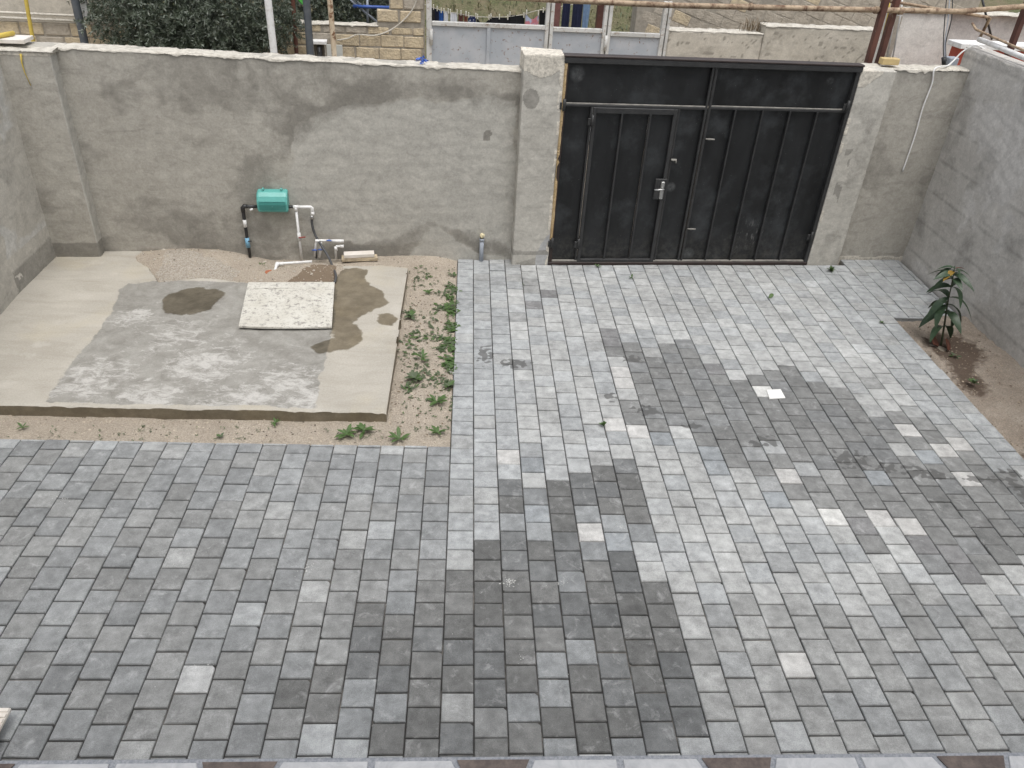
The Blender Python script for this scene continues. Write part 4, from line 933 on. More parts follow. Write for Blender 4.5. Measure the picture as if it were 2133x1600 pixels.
# loose cut stones on the sand
for i, (a, b, z0, lab) in enumerate((((712, 540), (786, 533), 0.045, 'lower cut limestone strip half buried in sand'), ((716, 528), (779, 524), 0.092, 'upper pale stone strip laid across another on the sand'))):
    A = W(Q(*a, -0.13)[0], -0.13, z0); B = W(Q(*b, -0.13)[0], -0.10, z0+0.004*i); d = (B-A).normalized(); n = Vector((-d.y, d.x, 0))
    bm = bmesh.new(); w_ = 0.055; hh = 0.045
    add_box(bm, [A-n*w_, B-n*w_, B+n*w_, A+n*w_, A-n*w_+Vector((0, 0, hh)), B-n*w_+Vector((0, 0, hh)), B+n*w_+Vector((0, 0, hh)), A+n*w_+Vector((0, 0, hh))], 0.004)
    tag(bm_obj('stone_strip', bm, M_STONE if i == 0 else M_WOODW), lab, 'stone')
# manhole lid
lid = empty('manhole_lid', (*G(600, 640, ZS), ZS)); tag(lid, 'worn off-white square manhole lid on the concrete slab', 'lid')
Lz = ZS+0.035; q4 = [G(497, 680, Lz), G(691, 681, Lz), G(697, 588, Lz), G(517, 588, Lz)]
def quadlid(name, q4, z0, z1, m, parent, bow=0.0, n=16):
    V = []; F = []
    for j in range(n+1):
        for i in range(n+1):
            u, v = i/n, j/n
            x = (q4[0][0]*(1-u)+q4[1][0]*u)*(1-v)+(q4[3][0]*(1-u)+q4[2][0]*u)*v; y = (q4[0][1]*(1-u)+q4[1][1]*u)*(1-v)+(q4[3][1]*(1-u)+q4[2][1]*u)*v
            y -= bow*math.sin(math.pi*u)*(1-v); V.append((x, y, z1-0.004*((i in (0, n)) or (j in (0, n)))+0.002*math.sin(7*u+3*v)))
    nn = n+1
    for j in range(n):
        for i in range(n): k = j*nn+i; F.append((k, k+1, k+nn+1, k+nn))
    ring = [i for i in range(nn)]+[j*nn+n for j in range(1, nn)]+[n*nn+i for i in range(n-1, -1, -1)]+[j*nn for j in range(n-1, 0, -1)]
    b0 = len(V); V += [(V[i][0], V[i][1], z0) for i in ring]; m_ = len(ring)
    for k in range(m_): F.append((b0+k, b0+(k+1) % m_, ring[(k+1) % m_], ring[k]))
    o = mesh_obj(name, V, F, m); keep(o, parent); return o
quadlid('lid_plate', q4, ZS+0.018, Lz+0.006, M_LID, lid, 0.02)
cx_, cy_ = sum(p[0] for p in q4)/4, sum(p[1] for p in q4)/4
sh = [(cx_+(x-cx_)*0.86, cy_+(y-cy_)*0.86) for x, y in q4]; quadlid('lid_seat', sh, ZS-0.02, ZS+0.0175, M_HOSE, lid, 0, 4)
for a, b, w_ in (((530, 602), (680, 600), 0.006), ((545, 612), (520, 668), 0.007), ((668, 612), (660, 668), 0.007)):
    A = Vector((*G(*a, Lz), Lz+0.0068)); B = Vector((*G(*b, Lz), Lz+0.0068)); d = (B-A).normalized(); n = Vector((-d.y, d.x, 0))*w_
    bm = bmesh.new(); up = Vector((0, 0, 0.003)); add_box(bm, [A-n, B-n, B+n, A+n, A-n+up, B-n+up, B+n+up, A+n+up], 0.0012)
    keep(bm_obj('lid_moulding', bm, M_LID), lid)
# broken clay and tile pieces
def shard(name, c, z, r, m, label, seed, cat='shard', tilt=(0.2, 0.1, 0.3), th=0.012):
    rr = random.Random(seed); n = 6; P = [(math.cos(2*math.pi*i/n)*r*rr.uniform(.6, 1.1), math.sin(2*math.pi*i/n)*r*rr.uniform(.5, 1.0)) for i in range(n)]
    o = mesh_obj(name, [(x, y, 0) for x, y in P]+[(x*.97, y*.97, th) for x, y in P], [tuple(range(n))[::-1], tuple(range(n, 2*n))]+[(i, (i+1) % n, n+(i+1) % n, n+i) for i in range(n)], m)
    o.location = (*c, z); o.rotation_euler = tilt; tag(o, label, cat); return o
shard('clay_shard', G(560, 568, .06), 0.055, 0.075, M_TERRA, 'orange clay tile fragment in the sand by the white elbow pipe', 3)
M_RUSTCLAY = simple('dark_clay', (0.15, 0.055, 0.032), (0.09, 0.035, 0.022), 14, 0.9)
shard('clay_shard', G(1945, 715, -.05), -0.03, 0.10, M_RUSTCLAY, 'rust coloured clay piece on the left of the sapling foot', 5, tilt=(0.5, 0.6, 0.2))
shard('clay_shard', G(1972, 722, -.05), -0.02, 0.09, M_RUSTCLAY, 'rust coloured clay piece on the right of the sapling foot', 8, tilt=(0.9, -0.3, 1.2))
cq = [G(1603, 831, .012), G(1636, 829, .012), G(1626, 811, .012), G(1597, 812, .012)]
ct = mesh_obj('ceramic_tile', [(x, y, 0.004) for x, y in cq]+[(x, y, 0.014) for x, y in cq], [(3, 2, 1, 0), (4, 5, 6, 7), (0, 1, 5, 4), (1, 2, 6, 5), (2, 3, 7, 6), (3, 0, 4, 7)], M_CERAMIC); tag(ct, 'loose white ceramic tile lying on the dark setts', 'tile')
# bone-dry leaf on sand
# ribbed white board in the near corner
rb = empty('ribbed_board', (-2.75, 1.2, 0)); tag(rb, 'corner of a ribbed white board at the porch edge', 'board')
bx, by = G(22, 1473, 0.115)
xbox('board_top', bx-0.8, bx, by-0.50, by, 0.085, 0.108, M_WOODW, rb, 0.003)
for i in range(14): xbox('rib', bx-0.8, bx-0.003, by-0.034*(i+1)+0.006, by-0.034*i-0.004, 0.1085, 0.116, M_WOODW, rb, 0.002)
xbox('board_foot', bx-0.75, bx-0.03, by-0.48, by-0.43, 0.001, 0.0845, M_WOODW, rb, 0.003)
xbox('board_foot', bx-0.75, bx-0.05, by-0.10, by-0.05, 0.001, 0.0845, M_WOODW, rb, 0.003)

# ------------------------------------------------------------------ plants
def leaf_mesh(name, L, Wd, m, seg=6, curl=0.25, fold=0.25, lobes=0, droop=0.0):
    V = []; F = []
    for i in range(seg+1):
        u = i/seg; w_ = Wd*0.5*(math.sin(math.pi*min(1, u*0.93+0.05))**0.8)
        if lobes: w_ *= 0.62+0.38*abs(math.cos(u*math.pi*lobes))
        if u > 0.97: w_ = 0.001
        z = curl*L*math.sin(u*math.pi*0.5)*(1-u*0.6) - droop*L*u*u; x = L*u*(1-0.12*droop*u)
        V += [(x, -w_, z+fold*w_), (x, 0, z), (x, w_, z+fold*w_)]
    for i in range(seg):
        a = i*3; F += [(a, a+1, a+4, a+3), (a+1, a+2, a+5, a+4)]
    me = bpy.data.meshes.new(name); me.from_pydata(V, [], F); me.update(); me.polygons.foreach_set('use_smooth', [True]*len(F)); me.materials.append(m); return me
def leaf_at(name, me, parent, loc, yaw, pitch, roll=0, sc=1.0):
    o = bpy.data.objects.new(name, me); C.objects.link(o); o.parent = parent; o.location = loc; o.rotation_euler = (roll, -pitch, yaw); o.scale = (sc,)*3; return o
WL = [leaf_mesh('leaf', 0.1, 0.036, M_WEED, 7, 0.18, 0.3, 3), leaf_mesh('leaf', 0.1, 0.032, M_WEED, 7, 0.12, 0.2, 4)]
WS = [leaf_mesh('leaf', 0.1, 0.05, M_WEED, 4, 0.2, 0.3), leaf_mesh('leaf', 0.1, 0.042, M_WEED2, 4, 0.2, 0.3)]
def rosette(px, py, r, n, label, z=0.0, me=WL, group='weeds', cat='weed', up=0.25, nm='weed'):
    x, y = G(px, py, z); e = empty(nm, (x, y, z)); tag(e, label, cat, group)
    for i in range(n):
        leaf_at('leaf', random.choice(me), e, (random.gauss(0, r*0.05), random.gauss(0, r*0.05), 0.004), 2*math.pi*i/n+random.uniform(-.3, .3), random.uniform(0.0, 2*up), random.uniform(-.2, .2), r/0.1*random.uniform(0.7, 1.05))
    return e
rosette(722, 905, 0.125, 9, 'left one of two merged leafy weeds in front of the slab corner')
rosette(758, 898, 0.125, 10, 'right one of two merged leafy weeds in front of the slab corner')
rosette(832, 915, 0.12, 7, 'star shaped weed at the paving edge, between two clumps')
rosette(912, 838, 0.125, 9, 'large eight pointed weed rosette in the sand strip beside the paving')
rosette(912, 902, 0.11, 8, 'weed rosette nearest the inner corner of the paving')
rosette(573, 882, 0.07, 6, 'small weed tucked under the front edge of the slab')
rosette(48, 891, 0.065, 5, 'lone small weed at the far left of the sand strip')
rosette(460, 911, 0.05, 5, 'tiny weed by the paving, left of centre in the sand', me=WS)
rosette(856, 660, 0.10, 8, 'bright weed clump beside the right edge of the slab', me=WS)
rosette(880, 745, 0.11, 7, 'dull green weed midway along the sand strip', me=WL)
rosette(862, 790, 0.11, 10, 'low spreading weed near the slab edge', me=WS)
rosette(935, 805, 0.08, 8, 'dark weed against the paving edge below the dense strip', me=WS)
rosette(892, 610, 0.07, 6, 'small weed alone high in the sand strip', me=WS)
rosette(1257, 888, 0.055, 9, 'green sprig growing out of a paving joint', me=WS, up=0.6)
rosette(1244, 556, 0.06, 6, 'thin weed at the gate threshold under the wicket', me=WL, up=0.5)
rosette(1315, 580, 0.06, 5, 'spindly dark weed on the paving before the gate', me=WL, up=0.5)
rosette(1731, 566, 0.085, 14, 'fresh green weed at the foot of the right gate pillar', me=WS, up=0.75)
rosette(1837, 674, 0.05, 6, 'light green sprig on the paving near the planting strip', me=WS, up=0.5)
rosette(2028, 800, 0.075, 10, 'green weed in the planting strip halfway down', 0.0, me=WS, up=0.5)
rosette(1988, 745, 0.075, 10, 'low creeping weed just below the sapling', -0.03, me=WS, up=0.3)
rosette(548, 556, 0.07, 9, 'grassy tuft beside the black supply pipe', 0.0, me=WL, up=0.6)
rosette(1090, 594, 0.03, 4, 'tiny dark sprig in a paving joint near the left gate pillar', me=WS, up=0.5)
fl = bpy.data.objects.new('fallen_leaf', leaf_mesh('fallen_leaf', 0.09, 0.05, M_WEED, 6, 0.25, 0.4)); C.objects.link(fl); fl.location = (*G(1601, 622), 0.006); fl.rotation_euler = (0.4, -0.3, 0.7); tag(fl, 'single green leaf fallen on the pale setts', 'leaf')
# dense strip of weeds along the paving edge + scattered seedlings (uncountable)
def leaf_stuff(name, items, mats, label, cat=None):
    V = []; F = []; MI = []
    for (x, y, z, L, Wd, yaw, pitch, mi) in items:
        b = len(V); ca, sa = math.cos(yaw), math.sin(yaw); cp, sp = math.cos(pitch), math.sin(pitch)
        for (u, w_) in ((0, 0.12), (0.35, 0.5), (0.7, 0.42), (1.0, 0.02)):
            lx = L*u*cp; lz = L*u*sp*(1-0.45*u)
            for sg in (-1, 1):
                wx = sg*Wd*w_; V.append((x+lx*ca-wx*sa, y+lx*sa+wx*ca, z+lz+abs(wx)*0.25))
        for i in range(3): F.append((b+2*i, b+2*i+1, b+2*i+3, b+2*i+2)); MI.append(mi)
    o = mesh_obj(name, V, F, mats[0], smooth=True)
    for m in mats[1:]: o.data.materials.append(m)
    o.data.polygons.foreach_set('material_index', MI); tag(o, label, None, None, 'stuff'); return o
items = []
def clump(px, py, r, n, mi, L=(0.03, 0.075)):
    x0, y0 = G(px, py, 0)
    for i in range(n):
        a = random.uniform(0, 2*math.pi); d = r*math.sqrt(random.random()); x = x0+d*math.cos(a); y = y0+d*math.sin(a)*1.2
        l = random.uniform(*L); items.append((min(x, 0.04), y, float(sand_h(np.array([min(x, -0.02)]), np.array([y]))[0])+random.uniform(0, 0.02), l, l*random.uniform(.28, .5), random.uniform(0, 6.3), random.uniform(0.0, 0.55), mi if random.random() < .7 else 1-mi))
for py in range(595, 775, 11): clump(943+random.uniform(-5, 4)-(py-600)*0.02, py, 0.05, random.choice((4, 10, 20, 30)), 0)
for px, py, r, n in ((918, 640, .08, 30), (912, 705, .06, 20), (928, 725, .08, 30), (935, 755, .09, 44), (945, 605, .05, 26), (945, 572, .03, 10), (938, 640, .09, 44), (942, 680, .07, 40), (938, 712, .08, 44), (885, 690, .14, 22), (870, 705, .13, 18), (850, 710, .1, 12), (870, 570, .14, 12), (880, 585, .14, 16), (850, 650, .05, 12), (900, 660, .12, 14), (880, 790, .14, 34), (910, 790, .09, 22), (935, 800, .06, 22), (848, 730, .12, 14), (880, 760, .12, 14), (920, 610, .05, 16), (850, 810, .06, 20)): clump(px, py, r, n, 1 if n < 40 else 0)
for i in range(150):
    px, py = random.uniform(835, 945), random.uniform(560, 900); clump(px, py, 0.012, 5, 1, (0.012, 0.03))
for i in range(60):
    px, py = random.uniform(5, 800), random.uniform(885, 916); clump(px, py, 0.01, 4, 1, (0.01, 0.022))
for i in range(140):
    x, y = random.uniform(-.56, -.02), random.uniform(4.0, 7.3); l = random.uniform(.015, .04); items.append((x, y, float(sand_h(np.array([x]), np.array([y]))[0])+.003, l, l*.4, random.uniform(0, 6.3), random.uniform(0, .25), 2))
leaf_stuff('weed_cover', items, [M_WEED, M_WEED2, M_STRAW], 'dense low weeds spilling over the paving edge in the sand strip')
# sapling
sp_ = empty('sapling', (PLANT[0], PLANT[1], -0.10)); tag(sp_, 'young sapling with long drooping dark leaves in the planting strip', 'plant')
base = Vector((PLANT[0], PLANT[1], -0.10))
def sap(px, py): # points in the upright plane through the stem, facing the yard
    d = _ray(px, py); n = np.array([_f[0], _f[1], 0]); P0 = np.array([PLANT[0], PLANT[1], 0]); k = ((P0-CAM)@n)/(d@n); return Vector(CAM+k*d)
stem = spline([base, sap(1965, 690), sap(1971, 650), sap(1976, 620), sap(1983, 590), sap(1988, 560)], 4)
o = tube('stem', stem, [0.013-0.009*i/(len(stem)-1) for i in range(len(stem))], M_STEM, None, 7); keep(o, sp_)
PL = [leaf_mesh('leaf', 0.2, 0.054, M_LEAF_D, 9, 0.22, 0.35, 0, 0.75), leaf_mesh('leaf', 0.2, 0.070, M_LEAF_D, 9, 0.20, 0.3, 0, 0.70)]
PY = leaf_mesh('leaf', 0.2, 0.075, M_LEAF_Y, 8, 0.1, 0.3, 0, 0.5); PR = leaf_mesh('leaf', 0.2, 0.05, M_LEAF_R, 8, 0.2, 0.4, 0, 0.2)
nst = len(stem)-1; random.seed(34)
for q, (fr, n_, l0, l1, wide) in enumerate(((0.28, 2, .24, .30, 1), (0.40, 3, .26, .33, 1), (0.52, 3, .25, .32, 1), (0.64, 3, .24, .32, 0), (0.75, 3, .23, .31, 0), (0.86, 4, .20, .28, 0), (0.94, 4, .16, .26, 0), (0.98, 3, .14, .22, 0), (1.0, 4, .09, .16, 0))):
    a0 = random.uniform(0, 6.3)
    for i in range(n_):
        P = stem[min(nst, int(fr*nst))]; ln_ = random.uniform(l0, l1); me = PL[1] if wide or random.random() < .3 else PL[0]
        if q == 7 and i == 0: me = PY
        if q == 8 and i == 0: me = PR
        o = leaf_at('leaf', me, None, P, a0+2*math.pi*i/n_+random.uniform(-.4, .4), random.uniform(-0.30, 0.45)-0.2*(q < 4), random.uniform(-.5, .5), ln_/0.2); o.parent = sp_; o.matrix_parent_inverse = Matrix.Translation(sp_.location).inverted()
# pebbles and crumbs in the beds
def pebbles(name, spots, m, label):
    V = []; F = []
    for (x, y, z, r) in spots:
        b = len(V); pts = [(0, 0, 1), (1, 0, 0), (0, 1, 0), (-1, 0, 0), (0, -1, 0), (0, 0, -1)]
        a = random.uniform(0, 6.28); ca, sa = math.cos(a), math.sin(a); k = (random.uniform(.7, 1.4), random.uniform(.7, 1.2), random.uniform(.4, .8))
        for p in pts:
            q = (p[0]*k[0]*r*random.uniform(.75, 1.2), p[1]*k[1]*r*random.uniform(.75, 1.2), p[2]*k[2]*r); V.append((x+q[0]*ca-q[1]*sa, y+q[0]*sa+q[1]*ca, z+q[2]))
        for t_ in ((0, 1, 2), (0, 2, 3), (0, 3, 4), (0, 4, 1), (5, 2, 1), (5, 3, 2), (5, 4, 3), (5, 1, 4)): F.append(tuple(b+i for i in t_))
    o = mesh_obj(name, V, F, m); tag(o, label, None, None, 'stuff'); return o
def scatter(n, x0, x1, y0, y1, hf, rmin, rmax, cond=None):
    out = []
    while len(out) < n:
        x, y = random.uniform(x0, x1), random.uniform(y0, y1)
        if cond and not cond(x, y): continue
        r = rmin*(rmax/rmin)**(random.random()**2.2); out.append((x, y, float(hf(np.array([x]), np.array([y]))[0])+r*0.15, r))
    return out
notslab = lambda x, y: not (x < -0.56 and y > 4.25 and bool(inpoly(np.array([x]), np.array([y]), SLAB_OUT)))
pebbles('pebbles', scatter(4200, -4.6, -0.02, 3.94, 7.8, sand_h, 0.003, 0.014, notslab), simple('pale_grit', (0.55, 0.48, 0.38), (0.38, 0.32, 0.25), 30, 0.9), 'pale grit and small stones strewn over the sand bed')
pebbles('soil_crumbs', scatter(1100, -4.6, -0.03, 3.97, 7.8, sand_h, 0.003, 0.012, notslab), simple('dark_crumb', (0.10, 0.08, 0.06), (0.16, 0.13, 0.10), 30, 0.9), 'dark crumbs and twigs littering the sand bed')
rubpts = scatter(320, -3.9, -1.2, 6.75, 7.8, sand_h, 0.006, 0.024, notslab)
pebbles('rubble', rubpts, simple('rubble_chips', (0.40, 0.355, 0.295), (0.50, 0.455, 0.39), 12, 0.9), 'broken mortar rubble along the foot of the plaster wall')
pebbles('soil_stones', scatter(1700, 5.24, 6.05, 2.6, 6.5, soil_h, 0.003, 0.017), simple('soil_grit', (0.40, 0.33, 0.25), (0.16, 0.12, 0.09), 20, 0.9, lo=0.45, hi=0.55), 'small stones and bark bits in the planting strip')
crumbs = [(random.uniform(-4, 5.1), random.uniform(1.1, 3.9), 0.002, random.uniform(0.0015, 0.0035)) for i in range(260)]
for px, py, n_, r_ in ((1232, 1068, 36, .035), (1062, 1212, 60, .045), (1172, 1214, 40, .035), (1178, 1205, 24, .03), (945, 775, 30, .05), (1290, 1095, 20, .04), (960, 1300, 14, .04), (1085, 1375, 10, .05), (1830, 1138, 14, .012), (410, 1400, 60, .05), (130, 1040, 20, .06), (640, 1180, 14, .05)):
    x0, y0 = G(px, py)
    for i in range(n_): crumbs.append((x0+random.gauss(0, r_*.5), y0+random.gauss(0, r_*.5), -0.0025, random.uniform(0.003, 0.008)))
pebbles('mortar_crumbs', crumbs, simple('mortar_crumb', (0.50, 0.50, 0.48), (0.42, 0.42, 0.40), 40, 0.95), 'white mortar crumbs scattered on the setts')

# ================================================================== BEYOND THE WALL
FT = 5.3
# ------------------------------------------------------------------ limestone block wall across the alley
def stone_block(s0, s1, z0, z1, t, m, parent, mesh_cache={}):
    o = None
    bm = bmesh.new(); n = 3; bulge = random.uniform(0.004, 0.016)
    cs = wcorners(s0, s1, t-bulge, t+0.05, z0, z1); cs = [c + Vector((random.uniform(-.006, .006), random.uniform(-.006, .006), random.uniform(-.006, .006))) for c in cs]
    add_box(bm, cs, 0.012); o = bm_obj('block', bm, m); keep(o, parent); return o
sw = empty('stone_wall', W(-3, FT, 0)); tag(sw, 'cream limestone block wall across the alley, stepping up to the blue gate', 'wall')
wbox('mortar_core', -9.0, -0.56, FT+0.004, FT+0.3, -0.09, 1.72, M_MORTAR, sw, 0)
wbox('mortar_core', -2.85, -0.56, FT+0.005, FT+0.29, 1.721, 1.84, M_MORTAR, sw, 0)
wbox('mortar_core', -1.36, -0.56, FT+0.006, FT+0.28, 1.841, 2.08, M_MORTAR, sw, 0)
wbox('mortar_core', -1.15, -0.56, FT+0.007, FT+0.27, 2.081, 2.9, M_MORTAR, sw, 0)
for r in range(10):
    z0 = 1.125 + r*0.201; z1 = z0+0.186; sL = -9.0 if r < 3 else (-2.85 if r == 3 else (-1.35 if r == 4 else -1.13))
    if r == 3: z1 = 1.84
    x = sL - (0.2 if r % 2 else 0); x = max(x, sL)
    while x < -0.60:
        L = random.uniform(0.36, 0.41) if not (r % 2 and x == sL) else 0.22
        e = min(x+L, -0.57)
        if e-x > 0.07: stone_block(x, e-random.uniform(0.008, 0.05 if random.random() < .3 else 0.016), z0, z1-random.uniform(0, .012), FT, M_STONE if random.random() < .8 else M_RUBBLE, sw)
        x = e
coping('mortar_cap', -2.9, -1.34, FT-0.02, FT+0.28, lambda s, t: 1.855, sw, 71, 0.03)
# rendered parapet with two cream gas lines on the left stretch
pw = empty('parapet', W(-7, FT, 1.72)); tag(pw, 'grey rendered parapet above the block wall at the far left', 'wall')
plaster_panel('parapet_face', [(-9.2, FT+0.3), (-9.2, FT+0.05), (-5.2, FT+0.05), (-5.2, FT+0.3)], 1.725, 2.6, 0.06, M_FARPL, pw, zero, 0.01, 91)
for z in (1.775, 1.85): tag(tube('gas_line', [W(-9.3, FT-0.05, z+0.02), W(-7.2, FT-0.05, z), W(-5.0, FT-0.05, z-0.02)], 0.02, M_COPE, None, 8), 'upper cream gas line along the far wall' if z > 1.8 else 'lower cream gas line along the far wall', 'pipe')
# rough rendered wall right of the blue gate
rp = empty('alley_wall', W(5.5, FT, 0)); tag(rp, 'low tan rendered wall right of the blue gate with a stepped pale top', 'wall')
def crack_mask(S, T, Z): return (S*0, 0.9*(np.abs(fbm(S*2.2, Z*7, 14)-0.5) < 0.012)*(fbm(S*1.3, Z*2, 15) > 0.45) + np.clip((fbm(S*2, Z*3, 16)-0.55)*3, 0, .5), S*0)
plaster_panel('wall_panel', [(3.72, FT+0.3), (3.72, FT), (5.48, FT), (5.48, FT+0.3)], -0.09, 1.965, 0.04, M_FARPL, rp, crack_mask, 0.014, 101)
plaster_panel('wall_panel', [(5.485, FT+0.3), (5.485, FT-0.012), (7.9, FT-0.012), (7.9, FT+0.3)], -0.09, 2.10, 0.04, M_FARPL, rp, crack_mask, 0.014, 111)
coping('wall_cap', 3.72, 5.48, FT-0.004, FT+0.32, lambda s, t: 1.965, rp, 121, 0.03)
coping('wall_cap', 5.485, 7.9, FT-0.016, FT+0.32, lambda s, t: 2.10, rp, 125, 0.03)
# sloping rubble wall climbing the bank behind
sl = empty('rubble_wall', W(6, 8.2, 0)); tag(sl, 'sloping grey stone retaining wall climbing behind the alley wall', 'wall')
wbox('mortar_core', 3.9, 11.5, 8.21, 8.6, -0.1, 2.75, M_MORTAR, sl, 0)
th = math.radians(-17)
for r in range(-4, 16):
    for q in range(-2, 20):
        s = 4.0 + q*0.42 + (0.2 if r % 2 else 0); z = 0.9 + r*0.215
        cs, cz = 4.0+(s-4.0)*math.cos(th)-(z-1.0)*math.sin(th), 1.0+(s-4.0)*math.sin(th)+(z-1.0)*math.cos(th)
        if not (4.1 < cs < 11.3 and 1.35 < cz < 2.68): continue
        bm = bmesh.new(); hw, hh = random.uniform(.19, .208), random.uniform(.097, .106); b_ = random.uniform(.004, .018); cn = []
        for t_ in (8.215-b_, 8.25):
            pass
        for (a_, c_, t_) in ((-hw, -hh, 8.215-b_), (hw, -hh, 8.215-b_), (hw, -hh, 8.26), (-hw, -hh, 8.26), (-hw, hh, 8.215-b_), (hw, hh, 8.215-b_), (hw, hh, 8.26), (-hw, hh, 8.26)):
            a2, c2 = a_+random.uniform(-.015, .015), c_+random.uniform(-.012, .012)
            cn.append(W(cs+a2*math.cos(th)-c2*math.sin(th), t_, cz+a2*math.sin(th)+c2*math.cos(th)))
        add_box(bm, cn, 0.007); keep(bm_obj('stone', bm, M_RUBBLE if random.random() < .9 else M_STONE), sl)
# pale rendered wall at the right
pr = empty('alley_wall', W(7.5, 3, 0)); tag(pr, 'pale whitewashed wall behind the right end of the yard wall', 'wall')
plaster_panel('wall_panel', [(6.42, 3.3), (6.42, 3.0), (7.42, 3.0), (7.42, 3.12), (12.5, 3.12), (12.5, 3.3)], -0.09, 2.72, 0.045, M_FARWH, pr, zero, 0.01, 131)
coping('wall_cap', 6.40, 12.5, 2.97, 3.34, lambda s, t: 2.725, pr, 135, 0.03)
# red painted panel with a white ledge beyond the right wall
rd = empty('red_parapet', W(7.3, 1.6, 0)); tag(rd, 'red painted low wall with a white ledge beyond the right wall', 'wall')
wbox('red_face', 6.75, 9.5, 1.6, 1.8, -0.09, 2.46, simple('red_wall_paint', (0.42, 0.085, 0.05), (0.34, 0.07, 0.045), 5, 0.8), rd, 0.004)
wbox('white_ledge', 6.70, 9.5, 1.52, 1.85, 2.462, 2.53, M_WHITEPOST, rd, 0.006)

# ------------------------------------------------------------------ blue-grey sheet gate across the alley
bg_ = empty('sheet_gate', W(1.55, FT, 0)); tag(bg_, 'rusty pale blue sheet metal gate with open frame above, across the alley', 'gate')
def post(nm, s, w_, z1, t=FT, z0=-0.05): return wbox(nm, s-w_/2, s+w_/2, t-0.06, t+0.04, z0, z1, M_BLUEFRAME, bg_, 0.004)
for s, w_ in ((-0.49, 0.09), (1.535, 0.06), (1.615, 0.06), (2.55, 0.06), (2.635, 0.06), (3.60, 0.07), (3.68, 0.05)): post('gate_post', s, w_, 2.42)
for (a, b, zr) in ((-0.44, 1.50, 1.945), (1.65, 2.515, 1.925), (2.67, 3.56, 1.885)):
    wbox('gate_rail', a, b, FT-0.055, FT+0.03, zr-0.045, zr+0.02, M_BLUEFRAME, bg_, 0.004)
    wbox('gate_rail', a, b, FT-0.055, FT+0.03, 2.345, 2.40, M_BLUEFRAME, bg_, 0.004)
    o = wbox('sheet_panel', a-0.01, b+0.01, FT-0.022, FT-0.018, 0.0, zr-0.05, M_BLUEGATE, bg_, 0)
wbox('gate_mullion', 0.50, 0.56, FT-0.05, FT-0.0225, 0.0, 1.895, M_BLUEGATE, bg_, 0.003)
for s in (-0.455, 2.59): tube('gate_hinge', [W(s, FT-0.085, 1.60), W(s, FT-0.085, 1.72), W(s, FT-0.085, 1.725), W(s, FT-0.085, 1.85)], 0.028, M_BLUEFRAME, bg_, 8)
# ------------------------------------------------------------------ laundry behind the gate
LT = 6.4
pa = [Q(896, 14, LT), Q(960, 30, LT), Q(1020, 36, LT), Q(1080, 32, LT), Q(1140, 18, LT)]
ln = tube('clothes_line', spline([W(-0.9, LT, pa[0][1]+.2)]+[W(s, LT, z) for s, z in pa]+[W(pa[-1][0]+1.6, LT, pa[-1][1]+.28)], 6), 0.006, M_COPE, None, 6); tag(ln, 'pale clothes line sagging behind the blue gate', 'line')
def cloth_m(n, c, c2=None): return simple('cloth_'+n, c, c2 or tuple(v*0.7 for v in c), 14, 0.9, 0.3, 80)
k = NT('dotted_cloth'); f = k.ramp(k.vor(28), 0.30, 0.24); DOT = k.done(k.mix(f, (0.02, 0.03, 0.10), (0.7, 0.7, 0.72)), 0.9)
k = NT('pink_blue_cloth'); f = k.ramp(k.noise(9, 3), 0.45, 0.55); PINK = k.done(k.mix(f, (0.62, 0.23, 0.26), (0.46, 0.50, 0.62)), 0.9)
M_PEG = simple('peg_plastic', (0.75, 0.73, 0.68), (0.6, 0.55, 0.4), 40, 0.5)
def garment(px0, px1, ytop, drop, m, label, shape='flat', pegs=2, cat='garment', t=LT):
    s0, z0 = Q(px0, ytop, t); s1, z1 = Q(px1, ytop+(px1-px0)*0.07, t); nx, nz = 10, 10; V = []; F = []; ph = random.uniform(0, 6)
    for side in (0, 1):
        for j in range(nz+1):
            for i in range(nx+1):
                u, v = i/nx, j/nz; s = s0+(s1-s0)*u; z = z0+(z1-z0)*u - drop*v
                if shape == 'sag': z -= 0.10*math.sin(math.pi*u)*(1-v*.4)
                if shape == 'taper': s = (s0+s1)/2+(s-(s0+s1)/2)*(1-0.35*v)
                V.append(W(s, t+0.018*math.sin(u*9+ph)*v+0.012*math.sin(u*23+ph*2)+side*0.008+0.01*v, z))
    n = (nx+1)*(nz+1)
    for j in range(nz):
        for i in range(nx):
            a = j*(nx+1)+i; F.append((a, a+1, a+nx+2, a+nx+1)); F.append((n+a, n+a+nx+1, n+a+nx+2, n+a+1))
    o = mesh_obj('garment', V, F, m, smooth=True); tag(o, label, cat, 'laundry behind the blue gate')
    for q in range(pegs):
        u = (q+0.5)/pegs if pegs > 1 else 0.5; u = 0.06+0.88*(q/(pegs-1)) if pegs > 1 else 0.5
        s = s0+(s1-s0)*u; z = z0+(z1-z0)*u; pg = wbox('clothes_peg', s-0.009, s+0.009, t-0.022, t+0.012, z-0.03, z+0.055, M_PEG, None, 0.003); pg.parent = o
    return o
BLK = cloth_m('black', (0.008, 0.008, 0.010)); NAVY = cloth_m('navy', (0.010, 0.014, 0.045)); DKB = cloth_m('dark', (0.03, 0.026, 0.028)); ROY = cloth_m('royal', (0.03, 0.11, 0.38)); WHT = cloth_m('white', (0.78, 0.78, 0.80), (0.66, 0.67, 0.7)); BRN = cloth_m('brown', (0.14, 0.06, 0.045)); RST = cloth_m('rust', (0.24, 0.08, 0.05)); MAU = cloth_m('mauve', (0.21, 0.095, 0.085)); DEN = cloth_m('denim', (0.13, 0.21, 0.34), (0.22, 0.31, 0.44))
garment(899, 907, 16, .55, DKB, 'narrow charcoal garment at the left end of the clothes line', pegs=1)
garment(906, 915, 19, .5, NAVY, 'dark navy cloth beside the royal blue one on the line', pegs=1)
